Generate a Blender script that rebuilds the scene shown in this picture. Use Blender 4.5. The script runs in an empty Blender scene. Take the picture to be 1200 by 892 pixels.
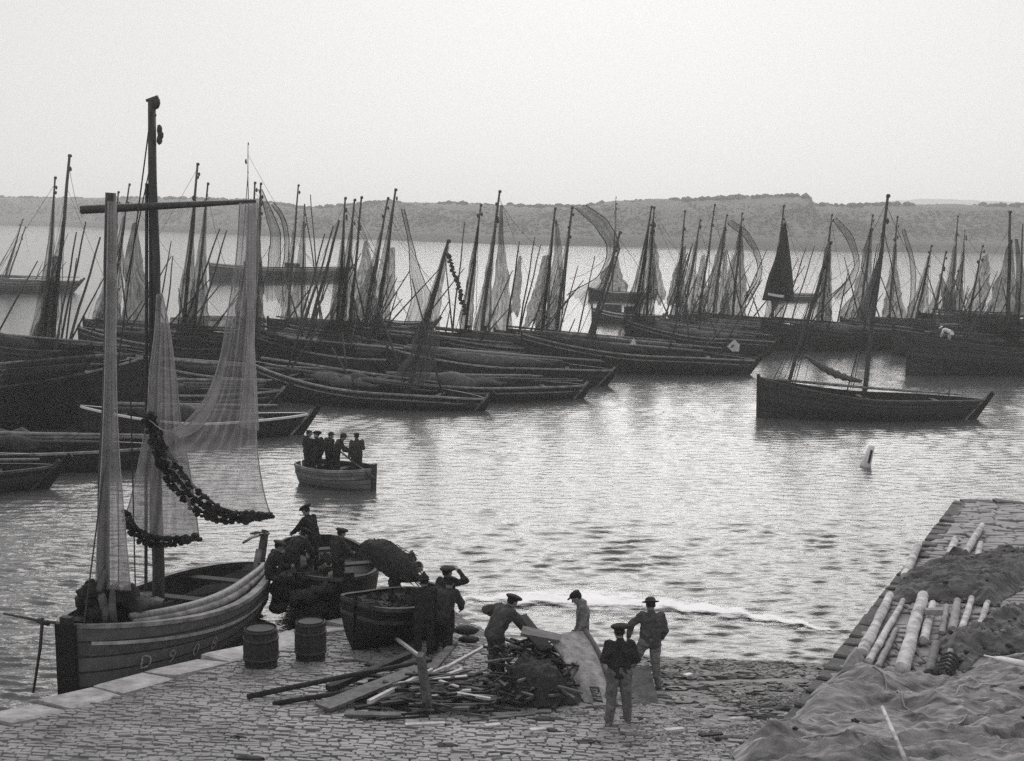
import bpy, math, random
import numpy as np
from mathutils import Vector, Matrix
R = math.radians
random.seed(7)
rng = np.random.default_rng(11)
scene = bpy.context.scene
COL = scene.collection

# ------------------------------------------------------------------ camera
CAM_H = 9.5
FPX = 1450.0                      # focal length in pixels of a 1200 x 892 frame
PITCH = math.atan((446 - 252) / FPX)
ROLL = R(1.0)
Fw = Vector((0, math.cos(PITCH), -math.sin(PITCH)))
R0 = Vector((1, 0, 0))
U0 = Vector((0, math.sin(PITCH), math.cos(PITCH)))
Rt = R0 * math.cos(ROLL) + U0 * math.sin(ROLL)
Up = U0 * math.cos(ROLL) - R0 * math.sin(ROLL)
CP = Vector((0, 0, CAM_H))
cam_data = bpy.data.cameras.new('camera')
cam = bpy.data.objects.new('camera', cam_data)
COL.objects.link(cam)
cam_data.sensor_width = 36.0
cam_data.lens = 36.0 * FPX / 1200.0
cam_data.clip_start = 0.5
cam_data.clip_end = 9000
m = Matrix((Rt, Up, -Fw)).transposed().to_4x4()
m.translation = CP
cam.matrix_world = m
scene.camera = cam

# ------------------------------------------------------------------ sky, sun, exposure
SUN_EL, SUN_AZ = R(33), R(4)      # azimuth from +Y towards +X
world = bpy.data.worlds.new('World')
scene.world = world
world.use_nodes = True
nt = world.node_tree
nt.nodes.clear()
wo = nt.nodes.new('ShaderNodeOutputWorld')
bg = nt.nodes.new('ShaderNodeBackground')
sky = nt.nodes.new('ShaderNodeTexSky')
sky.sky_type = 'NISHITA'
sky.sun_disc = False
sky.sun_elevation = SUN_EL
sky.sun_rotation = SUN_AZ
sky.air_density = 1.0
sky.dust_density = 3.0
hs = nt.nodes.new('ShaderNodeHueSaturation')
hs.inputs['Saturation'].default_value = 0.0
mx = nt.nodes.new('ShaderNodeMix')
mx.data_type = 'RGBA'
mx.inputs['Factor'].default_value = 0.88
mx.inputs[7].default_value = (5.5, 5.46, 5.4, 1)     # the even overcast veil
nz = nt.nodes.new('ShaderNodeTexNoise')
nz.inputs['Scale'].default_value = 2.2
nz.inputs['Detail'].default_value = 4
mr = nt.nodes.new('ShaderNodeMapRange')
mr.inputs['To Min'].default_value = 0.95
mr.inputs['To Max'].default_value = 1.05
vm = nt.nodes.new('ShaderNodeVectorMath')
vm.operation = 'SCALE'
nt.links.new(sky.outputs['Color'], hs.inputs['Color'])
nt.links.new(hs.outputs['Color'], mx.inputs[6])
nt.links.new(nz.outputs['Fac'], mr.inputs['Value'])
nt.links.new(mx.outputs[2], vm.inputs[0])
nt.links.new(mr.outputs['Result'], vm.inputs['Scale'])
nt.links.new(vm.outputs['Vector'], bg.inputs['Color'])
bg.inputs['Strength'].default_value = 0.11
nt.links.new(bg.outputs['Background'], wo.inputs['Surface'])

sd = bpy.data.lights.new('sun', 'SUN')
sd.energy = 1.7
sd.angle = R(48)
sd.color = (1.0, 0.985, 0.96)
sun = bpy.data.objects.new('sun', sd)
COL.objects.link(sun)
to_sun = Vector((math.sin(SUN_AZ) * math.cos(SUN_EL), math.cos(SUN_AZ) * math.cos(SUN_EL), math.sin(SUN_EL)))
sun.rotation_euler = to_sun.to_track_quat('Z', 'Y').to_euler()
sun.location = (20, 60, 60)

vs = scene.view_settings
vs.view_transform = 'Standard'
vs.look = 'None'
vs.exposure = 0.24
vs.gamma = 1.0
vs.use_curve_mapping = False
scene.render.engine = 'CYCLES'
scene.cycles.max_bounces = 6
scene.cycles.volume_bounces = 3
scene.cycles.transparent_max_bounces = 32
scene.cycles.use_denoising = False
scene.cycles.volume_step_rate = 4.0

# ------------------------------------------------------------------ placing helpers
def ray(px, py):
    return (Fw + Rt * ((px - 600) / FPX) - Up * ((py - 446) / FPX))
def P(px, py, z=0.0):
    """the point of the level plane at height z seen at a spot of the photograph"""
    d = ray(px, py)
    return CP + d * ((z - CAM_H) / d.z)
def PD(px, py, Y):
    """the point at distance Y down the view"""
    d = ray(px, py)
    return CP + d * (Y / d.y)
def proj(p):
    v = Vector(p) - CP
    k = v.dot(Fw)
    return 600 + FPX * v.dot(Rt) / k, 446 - FPX * v.dot(Up) / k
SL, SX, SC = 0.126, 0.19, 30.08
def slope_z(x, y):
    return SL * (SC - SX * x - y)
def G(px, py):
    """the point of the sloping beach and slip"""
    d = ray(px, py)
    # CAM_H + k dz = SL*(SC - SX k dx - k dy)
    k = (SL * SC - CAM_H) / (d.z + SL * (SX * d.x + d.y))
    return CP + d * k

# ------------------------------------------------------------------ mesh helpers
class MB:
    def __init__(s):
        s.v, s.f, s.uv, s.n = [], [], [], 0
    def add(s, v, f):
        v = np.asarray(v, float).reshape(-1, 3)
        s.v.append(v)
        k = s.n
        s.f.extend([tuple(i + k for i in q) for q in f])
        s.n += len(v)
        return s
    def grid(s, A, close=False):
        A = np.asarray(A, float)
        n, mm = A.shape[:2]
        f = []
        mc = mm if close else mm - 1
        for i in range(n - 1):
            for j in range(mc):
                j2 = (j + 1) % mm
                f.append((i * mm + j, i * mm + j2, (i + 1) * mm + j2, (i + 1) * mm + j))
        return s.add(A.reshape(-1, 3), f)
    def tube(s, pts, rad, n=8, cap=True, flat=1.0):
        pts = [Vector(p) for p in pts]
        if not hasattr(rad, '__len__'):
            rad = [rad] * len(pts)
        ref = None
        V = []
        for i, p in enumerate(pts):
            t = (pts[min(i + 1, len(pts) - 1)] - pts[max(i - 1, 0)])
            if t.length < 1e-9:
                t = Vector((0, 0, 1))
            t.normalize()
            if ref is None:
                ref = Vector((0, 0, 1)) if abs(t.z) < 0.9 else Vector((1, 0, 0))
            a = t.cross(ref)
            if a.length < 1e-6:
                a = t.cross(Vector((0, 1, 0)))
            a.normalize()
            b = a.cross(t)
            b.normalize()
            ref = b
            for k in range(n):
                an = 2 * math.pi * k / n
                V.append(p + a * (math.cos(an) * rad[i]) + b * (math.sin(an) * rad[i] * flat))
        f = []
        for i in range(len(pts) - 1):
            for k in range(n):
                k2 = (k + 1) % n
                f.append((i * n + k, i * n + k2, (i + 1) * n + k2, (i + 1) * n + k))
        if cap:
            f.append(tuple(range(n - 1, -1, -1)))
            e = (len(pts) - 1) * n
            f.append(tuple(e + k for k in range(n)))
        return s.add([tuple(q) for q in V], f)
    def slab(s, a, b, w, t, up=(0, 0, 1), taper=1.0):
        """a plank from a to b, w wide, t thick"""
        a, b = Vector(a), Vector(b)
        d = (b - a).normalized()
        u = Vector(up)
        x = d.cross(u)
        if x.length < 1e-5:
            x = d.cross(Vector((1, 0, 0)))
        x.normalize()
        u = x.cross(d)
        V = []
        for p, k in ((a, 1.0), (b, taper)):
            for sx, su in ((-1, -1), (1, -1), (1, 1), (-1, 1)):
                V.append(p + x * (sx * w / 2 * k) + u * (su * t / 2))
        return s.add([tuple(q) for q in V], [(3, 2, 1, 0), (4, 5, 6, 7), (0, 1, 5, 4), (1, 2, 6, 5), (2, 3, 7, 6), (3, 0, 4, 7)])
    def box(s, c, size, rz=0.0):
        c = Vector(c)
        ca, sa = math.cos(rz), math.sin(rz)
        V = []
        for z in (-1, 1):
            for x, y in ((-1, -1), (1, -1), (1, 1), (-1, 1)):
                X, Y = x * size[0] / 2, y * size[1] / 2
                V.append((c.x + X * ca - Y * sa, c.y + X * sa + Y * ca, c.z + z * size[2] / 2))
        return s.add(V, [(3, 2, 1, 0), (4, 5, 6, 7), (0, 1, 5, 4), (1, 2, 6, 5), (2, 3, 7, 6), (3, 0, 4, 7)])
    def blob(s, c, r, n=8, mrow=6, jit=0.15, rnd=random):
        c = Vector(c)
        if not hasattr(r, '__len__'):
            r = (r, r, r)
        rows = []
        for i in range(mrow + 1):
            th = math.pi * i / mrow
            row = []
            for k in range(n):
                ph = 2 * math.pi * k / n
                q = 1 + rnd.uniform(-jit, jit)
                row.append((c.x + r[0] * q * math.sin(th) * math.cos(ph), c.y + r[1] * q * math.sin(th) * math.sin(ph), c.z + r[2] * q * math.cos(th)))
            rows.append(row)
        return s.grid(rows[::-1], close=True)
    def build(s, name, mat, parent=None, smooth=True, M=None, uv=None):
        v = np.concatenate(s.v) if s.v else np.zeros((0, 3))
        return mesh_obj(name, v, s.f, mat, parent, smooth, M, uv)

def mesh_obj(name, v, f, mat, parent=None, smooth=True, M=None, uv=None):
    if M is not None:                       # world -> local of the thing
        I = np.array(M.inverted())
        v = np.asarray(v) @ I[:3, :3].T + I[:3, 3]
    me = bpy.data.meshes.new(name)
    if isinstance(f, np.ndarray):
        nf, k = f.shape
        me.vertices.add(len(v))
        me.vertices.foreach_set('co', np.asarray(v, np.float32).ravel())
        me.loops.add(nf * k)
        me.loops.foreach_set('vertex_index', f.astype(np.int32).ravel())
        me.polygons.add(nf)
        me.polygons.foreach_set('loop_start', np.arange(0, nf * k, k, dtype=np.int32))
        me.update(calc_edges=True)
    else:
        me.from_pydata(np.asarray(v, float).tolist(), [], f)
    if uv is not None:
        lay = me.uv_layers.new(name='UVMap')
        li = np.zeros(len(me.loops), np.int32)
        me.loops.foreach_get('vertex_index', li)
        lay.data.foreach_set('uv', np.asarray(uv, np.float32)[li].ravel())
    if smooth and len(me.polygons):
        me.polygons.foreach_set('use_smooth', [True] * len(me.polygons))
    me.materials.append(mat)
    o = bpy.data.objects.new(name, me)
    COL.objects.link(o)
    if parent:
        o.parent = parent
    return o

def tag(o, label=None, cat=None, group=None, kind=None):
    if label: o['label'] = label
    if cat: o['category'] = cat
    if group: o['group'] = group
    if kind: o['kind'] = kind
    return o

def thing(name, label, cat, loc=(0, 0, 0), rz=0.0, group=None):
    o = bpy.data.objects.new(name, None)
    o.empty_display_size = 0.2
    COL.objects.link(o)
    o.location = loc
    o.rotation_euler = (0, 0, rz)
    tag(o, label, cat, group)
    M = Matrix.Translation(Vector(loc)) @ Matrix.Rotation(rz, 4, 'Z')
    return o, M

def copy_tree(o, parent=None):
    c = o.copy()
    COL.objects.link(c)
    c.parent = parent
    for ch in list(o.children):
        copy_tree(ch, c)
    return c

def vnoise(x, y, seed=0):
    """smooth value noise on arrays"""
    x = np.asarray(x, float); y = np.asarray(y, float)
    xi, yi = np.floor(x).astype(np.int64), np.floor(y).astype(np.int64)
    fx, fy = x - xi, y - yi
    fx = fx * fx * (3 - 2 * fx); fy = fy * fy * (3 - 2 * fy)
    def h(a, b):
        q = (a * 374761393 + b * 668265263 + seed * 974634777) & 0xFFFFFFFF
        q = ((q ^ (q >> 13)) * 1274126177) & 0xFFFFFFFF
        return ((q ^ (q >> 16)) & 0xFFFF) / 65535.0
    return (h(xi, yi) * (1 - fx) + h(xi + 1, yi) * fx) * (1 - fy) + (h(xi, yi + 1) * (1 - fx) + h(xi + 1, yi + 1) * fx) * fy
def fbm(x, y, o=4, seed=0):
    r, a, t = 0, 1.0, 0
    for i in range(o):
        r = r + a * vnoise(x * 2 ** i, y * 2 ** i, seed + i * 17)
        t += a
        a *= 0.5
    return r / t

# ------------------------------------------------------------------ materials
TINT = (1.0, 0.975, 1.01)
def g3(v):
    return (v * TINT[0], v * TINT[1], v * TINT[2], 1)
MATS = {}
def mat(name, lo, hi=None, rough=0.8, scale=6.0, bump=0.0, bscale=None, stretch=(1, 1, 1), spec=0.3, detail=5):
    if name in MATS:
        return MATS[name]
    hi = lo * 1.5 if hi is None else hi
    mt = bpy.data.materials.new(name)
    mt.use_nodes = True
    t = mt.node_tree
    b = t.nodes['Principled BSDF']
    b.inputs['Roughness'].default_value = rough
    b.inputs['Specular IOR Level'].default_value = spec
    tc = t.nodes.new('ShaderNodeTexCoord')
    mp = t.nodes.new('ShaderNodeMapping')
    mp.inputs['Scale'].default_value = stretch
    n = t.nodes.new('ShaderNodeTexNoise')
    n.inputs['Scale'].default_value = scale
    n.inputs['Detail'].default_value = detail
    n.inputs['Roughness'].default_value = 0.65
    r = t.nodes.new('ShaderNodeValToRGB')
    r.color_ramp.elements[0].position = 0.3
    r.color_ramp.elements[1].position = 0.7
    r.color_ramp.elements[0].color = g3(lo)
    r.color_ramp.elements[1].color = g3(hi)
    t.links.new(tc.outputs['Object'], mp.inputs['Vector'])
    t.links.new(mp.outputs['Vector'], n.inputs['Vector'])
    t.links.new(n.outputs['Fac'], r.inputs['Fac'])
    t.links.new(r.outputs['Color'], b.inputs['Base Color'])
    if bump:
        n2 = t.nodes.new('ShaderNodeTexNoise')
        n2.inputs['Scale'].default_value = bscale or scale * 4
        n2.inputs['Detail'].default_value = 4
        bp = t.nodes.new('ShaderNodeBump')
        bp.inputs['Strength'].default_value = bump
        bp.inputs['Distance'].default_value = 0.03
        t.links.new(mp.outputs['Vector'], n2.inputs['Vector'])
        t.links.new(n2.outputs['Fac'], bp.inputs['Height'])
        t.links.new(bp.outputs['Normal'], b.inputs['Normal'])
    MATS[name] = mt
    return mt

def plank_mat(name, lo, hi, seams=8, seam=0.4):
    """planked hull: strakes run along u, seams across v; scuffs and tar stains"""
    if name in MATS:
        return MATS[name]
    mt = bpy.data.materials.new(name)
    mt.use_nodes = True
    t = mt.node_tree
    L = t.links.new
    b = t.nodes['Principled BSDF']
    b.inputs['Roughness'].default_value = 0.7
    b.inputs['Specular IOR Level'].default_value = 0.25
    uv = t.nodes.new('ShaderNodeUVMap')
    sep = t.nodes.new('ShaderNodeSeparateXYZ')
    L(uv.outputs['UV'], sep.inputs['Vector'])
    mul = t.nodes.new('ShaderNodeMath'); mul.operation = 'MULTIPLY'; mul.inputs[1].default_value = seams
    L(sep.outputs['Y'], mul.inputs[0])
    fr = t.nodes.new('ShaderNodeMath'); fr.operation = 'FRACT'
    L(mul.outputs[0], fr.inputs[0])
    lt = t.nodes.new('ShaderNodeMath'); lt.operation = 'LESS_THAN'; lt.inputs[1].default_value = 0.12
    L(fr.outputs[0], lt.inputs[0])
    fl = t.nodes.new('ShaderNodeMath'); fl.operation = 'FLOOR'
    L(mul.outputs[0], fl.inputs[0])
    wn = t.nodes.new('ShaderNodeTexWhiteNoise'); wn.noise_dimensions = '1D'
    L(fl.outputs[0], wn.inputs['W'])
    tc = t.nodes.new('ShaderNodeTexCoord')
    n = t.nodes.new('ShaderNodeTexNoise'); n.inputs['Scale'].default_value = 5; n.inputs['Detail'].default_value = 8; n.inputs['Roughness'].default_value = 0.7
    L(tc.outputs['Object'], n.inputs['Vector'])
    ad = t.nodes.new('ShaderNodeMath'); ad.operation = 'MULTIPLY_ADD'; ad.inputs[1].default_value = 0.3
    L(wn.outputs['Value'], ad.inputs[0]); L(n.outputs['Fac'], ad.inputs[2])
    r = t.nodes.new('ShaderNodeValToRGB')
    r.color_ramp.elements[0].position = 0.4; r.color_ramp.elements[1].position = 0.9
    r.color_ramp.elements[0].color = g3(lo); r.color_ramp.elements[1].color = g3(hi)
    L(ad.outputs[0], r.inputs['Fac'])
    m2 = t.nodes.new('ShaderNodeMix'); m2.data_type = 'RGBA'
    m2.inputs[7].default_value = g3(lo * seam)
    L(lt.outputs[0], m2.inputs['Factor']); L(r.outputs['Color'], m2.inputs[6])
    L(m2.outputs[2], b.inputs['Base Color'])
    bp = t.nodes.new('ShaderNodeBump'); bp.inputs['Strength'].default_value = 0.5; bp.inputs['Distance'].default_value = 0.02
    L(fr.outputs[0], bp.inputs['Height']); L(bp.outputs['Normal'], b.inputs['Normal'])
    MATS[name] = mt
    return mt

def net_mat(name, col, alpha, streak=0.25, scale=(14, 1.2), trans=0.45):
    """fine mesh: threads cover a share of the sheet, gathered folds cover more"""
    if name in MATS:
        return MATS[name]
    mt = bpy.data.materials.new(name)
    mt.use_nodes = True
    t = mt.node_tree
    L = t.links.new
    b = t.nodes['Principled BSDF']
    out = t.nodes['Material Output']
    b.inputs['Roughness'].default_value = 0.95
    b.inputs['Specular IOR Level'].default_value = 0.05
    uv = t.nodes.new('ShaderNodeUVMap')
    mp = t.nodes.new('ShaderNodeMapping'); mp.inputs['Scale'].default_value = (scale[0], scale[1], 1)
    L(uv.outputs['UV'], mp.inputs['Vector'])
    n = t.nodes.new('ShaderNodeTexNoise'); n.inputs['Scale'].default_value = 1.0; n.inputs['Detail'].default_value = 9; n.inputs['Distortion'].default_value = .6
    n.inputs['Roughness'].default_value = 0.65
    L(mp.outputs['Vector'], n.inputs['Vector'])
    mr = t.nodes.new('ShaderNodeMapRange')
    mr.inputs['From Min'].default_value = 0.3; mr.inputs['From Max'].default_value = 0.7
    mr.inputs['To Min'].default_value = max(0.02, alpha - streak); mr.inputs['To Max'].default_value = min(1.0, alpha + streak)
    L(n.outputs['Fac'], mr.inputs['Value'])
    tc = t.nodes.new('ShaderNodeTexCoord')
    n2 = t.nodes.new('ShaderNodeTexNoise'); n2.inputs['Scale'].default_value = 2.5; n2.inputs['Detail'].default_value = 4
    L(tc.outputs['Object'], n2.inputs['Vector'])
    r = t.nodes.new('ShaderNodeValToRGB')
    r.color_ramp.elements[0].position = 0.3; r.color_ramp.elements[1].position = 0.7
    r.color_ramp.elements[0].color = g3(col * 0.75); r.color_ramp.elements[1].color = g3(col * 1.25)
    L(n2.outputs['Fac'], r.inputs['Fac'])
    L(r.outputs['Color'], b.inputs['Base Color'])
    tr = t.nodes.new('ShaderNodeBsdfTransparent')
    tl = t.nodes.new('ShaderNodeBsdfTranslucent')
    L(r.outputs['Color'], tl.inputs['Color'])
    m0 = t.nodes.new('ShaderNodeMixShader'); m0.inputs['Fac'].default_value = trans
    L(b.outputs['BSDF'], m0.inputs[1]); L(tl.outputs['BSDF'], m0.inputs[2])
    ms = t.nodes.new('ShaderNodeMixShader')
    L(mr.outputs['Result'], ms.inputs['Fac'])
    L(tr.outputs['BSDF'], ms.inputs[1]); L(m0.outputs['Shader'], ms.inputs[2])
    L(ms.outputs['Shader'], out.inputs['Surface'])
    MATS[name] = mt
    return mt

M_tar = plank_mat('tarred_planks', 0.006, 0.024, 9)
M_hull = plank_mat('weathered_dark_planks', 0.014, 0.05, 9)
M_frontwood = plank_mat('painted_front_planks', 0.06, 0.15, 8)
M_skiff = plank_mat('grey_skiff_planks', 0.09, 0.2, 6)
M_pale = plank_mat('bleached_planks', 0.22, 0.42, 9)
M_rail = mat('worn_rail_wood', 0.05, 0.34, scale=2.6, detail=8)
M_darkrail = mat('dark_rail_wood', 0.015, 0.09, scale=2.6, detail=8)
M_pitch = plank_mat('pitch_black_planks', 0.003, 0.014, 7)
M_white = mat('chalky_white_paint', 0.45, 0.75, scale=12)
M_mast = mat('oiled_mast_wood', 0.028, 0.075, rough=0.6, scale=4, stretch=(3, 3, .4))
M_mast2 = mat('pale_mast_wood', 0.10, 0.28, rough=0.6, scale=4, stretch=(4, 4, .3))
M_deck = mat('wet_boat_boards', 0.008, 0.03, scale=5)
M_rope = mat('tarred_rope', 0.03, 0.06)
M_iron = mat('rusty_iron', 0.015, 0.05, rough=0.6, scale=15)
M_sail = mat('bundled_sail_cloth', 0.05, 0.14, scale=5, bump=0.5)
M_palesail = mat('pale_bundled_cloth', 0.2, 0.42, scale=6, bump=0.5)
M_cork = mat('dark_cork', 0.008, 0.03, scale=20)
# ------------------------------------------------------------------ the setting
# water: one sheet, real waves near the shore that flatten into the distance
def build_water():
    d = [9.0]
    while d[-1] < 1900:
        y = d[-1]
        d.append(y * 1.0023 if y < 80 else (y * 1.0075 if y < 220 else min(y * 1.06, 2000)))
    d = np.array(d)
    u = np.concatenate([np.linspace(-1.08, -0.52, 40, endpoint=False), np.linspace(-0.52, 0.52, 620), np.linspace(0.52, 1.08, 41)[1:]])
    D, U = np.meshgrid(d, u, indexing='ij')
    X, Y = D * U, D
    cell = np.where(D < 80, D * 0.0023, D * 0.0075)
    Z = np.zeros_like(X)
    r = np.random.default_rng(5)
    # irregular gusts make patches of stronger ripple
    patch = 0.45 + 1.1 * fbm(X / 9.0, Y / 5.0, 3, 3)
    for i in range(64):
        lam = 0.17 * (4.4 ** r.random())
        th = math.pi / 2 + r.normal(0, 0.26) + 0.08
        k = 2 * math.pi / lam
        ph = r.random() * 6.283
        amp = 0.0058 * lam ** 0.80
        fade = np.clip((lam / (cell * 3.2)) - 0.6, 0, 1)
        q = k * (X * math.cos(th) + Y * math.sin(th)) + ph
        q = q + 1.3 * np.sin(0.23 * X * math.sin(th) + ph * 3) + 0.9 * np.sin(0.31 * Y + ph)
        s = np.sin(q)
        Z += amp * fade * (s + 0.35 * np.cos(2 * q))
    Z *= patch * 1.05
    far = np.clip((D - 500) / 300, 0, 1)
    Z *= (1 - far)
    n, mm = X.shape
    idx = np.arange(n * mm).reshape(n, mm)
    f = np.stack([idx[:-1, :-1], idx[:-1, 1:], idx[1:, 1:], idx[1:, :-1]], -1).reshape(-1, 4)
    v = np.stack([X, Y, Z], -1).reshape(-1, 3)
    mt = bpy.data.materials.new('harbour_water')
    mt.use_nodes = True
    t = mt.node_tree
    b = t.nodes['Principled BSDF']
    b.inputs['Base Color'].default_value = g3(0.09)
    b.inputs['Roughness'].default_value = 0.13
    b.inputs['IOR'].default_value = 1.34
    b.inputs['Specular IOR Level'].default_value = 0.6
    tc = t.nodes.new('ShaderNodeTexCoord')
    mp = t.nodes.new('ShaderNodeMapping'); mp.inputs['Scale'].default_value = (1.3, 3.2, 1)
    t.links.new(tc.outputs['Object'], mp.inputs['Vector'])
    hsum = None
    for sc, w in ((1.5, 1.0), (4.5, 0.35)):
        n_ = t.nodes.new('ShaderNodeTexNoise'); n_.inputs['Scale'].default_value = sc; n_.inputs['Detail'].default_value = 3
        t.links.new(mp.outputs['Vector'], n_.inputs['Vector'])
        ml = t.nodes.new('ShaderNodeMath'); ml.operation = 'MULTIPLY_ADD'; ml.inputs[1].default_value = w
        t.links.new(n_.outputs['Fac'], ml.inputs[0])
        if hsum is None:
            ml.inputs[2].default_value = 0
        else:
            t.links.new(hsum, ml.inputs[2])
        hsum = ml.outputs[0]
    bp = t.nodes.new('ShaderNodeBump'); bp.inputs['Strength'].default_value = 0.30; bp.inputs['Distance'].default_value = 0.10
    t.links.new(hsum, bp.inputs['Height'])
    t.links.new(bp.outputs['Normal'], b.inputs['Normal'])
    o = mesh_obj('water', v, f, mt)
    tag(o, kind='structure')
build_water()

# --- left slip: its quay edge
E0, E1 = G(0, 838), G(290, 758)
EK = (E1.x - E0.x) / (E1.y - E0.y)
def edge_x(y):
    return E0.x + EK * (np.asarray(y) - E0.y)

# --- right jetty: sloping stone top with one long edge
K0, K1 = P(985, 783, 1.12), P(1128, 589, 0.32)
KK = (K1.x - K0.x) / (K1.y - K0.y)
def jetty_x(y):
    return K0.x + KK * (np.asarray(y) - K0.y)
def jetty_z(y):
    return 1.12 + (0.32 - 1.12) * (np.asarray(y) - K0.y) / (K1.y - K0.y)
JFAR = K1.y
def dip(x, y):
    t = np.clip((np.asarray(y, float) - 23.4) / 3.2, 0, 1)
    return .56 * t * t * (3 - 2 * t) / (1 + np.exp(-(np.asarray(x, float) + .9) * 1.6))
def ground(x, y):
    z = slope_z(x, y) - dip(x, y)
    return np.where((x > jetty_x(y)) & (y < JFAR), np.maximum(z, jetty_z(y)), z)

M_shingle = mat('wet_shingle', 0.09, 0.27, rough=0.75, scale=3.5, bump=0.9, bscale=14, detail=8)
M_slipbase = mat('slip_mortar', 0.06, 0.17, rough=0.9, scale=6, bump=0.6)
def build_beach():
    ys = np.concatenate([np.linspace(7, 14, 30, endpoint=False), np.linspace(14, 33, 240), np.linspace(33.5, 62, 30)])
    us = np.concatenate([np.linspace(0, 1, 300) ** 1.0 * 30, [34, 45, 70]])
    Yg, Ug = np.meshgrid(ys, us, indexing='ij')
    Xg = edge_x(Yg) + 0.06 + Ug
    Z = slope_z(Xg, Yg) - dip(Xg, Yg)
    Z = np.where(Z < -0.35, -0.35 + (Z + 0.35) * 1.4, Z)
    wild = 1 / (1 + np.exp(-(Xg - 1.0 + 0.3 * (26 - Yg)) * 1.2))
    Z += wild * 0.13 * (fbm(Xg / 1.1, Yg / 0.7, 4, 9) - 0.5) + 0.03 * wild * (fbm(Xg / 0.18, Yg / 0.16, 2, 4) - 0.5)
    n, mm = Xg.shape
    idx = np.arange(n * mm).reshape(n, mm)
    f = np.stack([idx[:-1, :-1], idx[:-1, 1:], idx[1:, 1:], idx[1:, :-1]], -1).reshape(-1, 4)
    o = mesh_obj('beach', np.stack([Xg, Yg, Z], -1).reshape(-1, 3), f, M_shingle)
    tag(o, kind='structure')
build_beach()

# sea bed so that the ground runs on under the water
def build_bed():
    mb = MB()
    S = 2190
    mb.add([(-S, -60, -4.2), (S, -60, -4.2), (S, S, -4.2), (-S, S, -4.2)], [(0, 1, 2, 3)])
    o = mb.build('sea_bed', mat('silt', 0.05, 0.09), smooth=False)
    tag(o, kind='structure')
build_bed()

def sett(V, F, cx, cy, w, l, zf, h, rz, rnd):
    """one dressed stone with chipped upper edges, standing on zf(x,y)"""
    ca, sa = math.cos(rz), math.sin(rz)
    k = len(V)
    tz = rnd.uniform(-0.012, 0.012)
    tx, ty = rnd.uniform(-0.09, 0.09), rnd.uniform(-0.10, 0.10)
    for lev, (shr, dz) in enumerate(((1.0, -0.10), (1.0, h - 0.03), (0.84, h))):
        for sx, sy in ((-1, -1), (1, -1), (1, 1), (-1, 1)):
            j = 1 + rnd.uniform(-0.04, 0.04)
            X, Y = sx * w / 2 * shr * j, sy * l / 2 * shr * j
            x, y = cx + X * ca - Y * sa, cy + X * sa + Y * ca
            V.append((x, y, zf(x, y) + dz + tz + (X * tx + Y * ty if lev else 0)))
    for a in (0, 4):
        for i in range(4):
            F.append((k + a + i, k + a + (i + 1) % 4, k + a + 4 + (i + 1) % 4, k + a + 4 + i))
    F.append((k + 8, k + 9, k + 10, k + 11))

M_sett = mat('slip_cobbles', 0.10, 0.30, rough=0.6, scale=1.1, bump=0.5, bscale=30, detail=8, spec=0.4)
M_flag = mat('jetty_stones', 0.13, 0.32, rough=0.7, scale=2.0, bump=0.5, bscale=25, detail=8)
M_kerb = mat('pale_kerb_granite', 0.20, 0.50, rough=0.8, scale=3, bump=0.4, bscale=30)
def build_slip():
    r = random.Random(3)
    V, F = [], []
    y = 14.6
    sz = lambda x, yy: SL * (SC - SX * x - yy) - float(dip(x, yy))
    while y < 27.5:
        l = r.uniform(0.095, 0.135)
        x = float(edge_x(y)) + 0.75
        lim = 3.2 - 0.55 * (y - 15) + r.uniform(-1.2, 1.2)
        while x < lim + 4.0:
            w = r.uniform(0.12, 0.30)
            keep = 1.0 if x < lim else max(0, 1 - (x - lim) / 3.5)
            if r.random() < keep * 0.985:
                sett(V, F, x + w / 2, y + r.uniform(-.012, .012) + 0.012 * math.sin(x * 1.3 + y), w * 0.985, l * 0.86, sz, r.uniform(0.02, 0.042), r.uniform(-.03, .03), r)
            x += w
        y += l
    o = mesh_obj('slipway_cobbles', V, F, M_sett, smooth=False)
    tag(o, kind='structure')
    # bedding under the cobbles, ending at the quay edge, with its seaward wall
    mb = MB()
    ys = np.linspace(6, 29.5, 60)
    A = []
    for yy in ys:
        ex = float(edge_x(yy))
        row = [(ex, yy, -3.0), (ex, yy, slope_z(ex, yy) - 0.02)]
        for q in np.linspace(0.2, 6.5, 8):
            row.append((ex + q, yy, slope_z(ex + q, yy) - float(dip(ex + q, yy)) + 0.015 - (0.06 if q > 6 else 0)))
        A.append(row)
    mb.grid(A)
    o = mb.build('slipway_bed', M_slipbase, smooth=False)
    tag(o, kind='structure')
    V, F = [], []
    t = 0.0
    base = Vector((float(edge_x(8)), 8, 0))
    dirv = Vector((EK, 1, 0)).normalized()
    nrm = Vector((1, -EK, 0)).normalized()
    while t < 23.5:
        ln = r.uniform(0.8, 1.5)
        c = base + dirv * (t + ln / 2) + nrm * 0.34
        sett(V, F, c.x, c.y, 0.72, ln * 0.985, sz, 0.075, math.atan2(-dirv.x, dirv.y), r)
        t += ln
    o = mesh_obj('slipway_kerb', V, F, M_kerb, smooth=False)
    tag(o, kind='structure')
build_slip()

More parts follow.
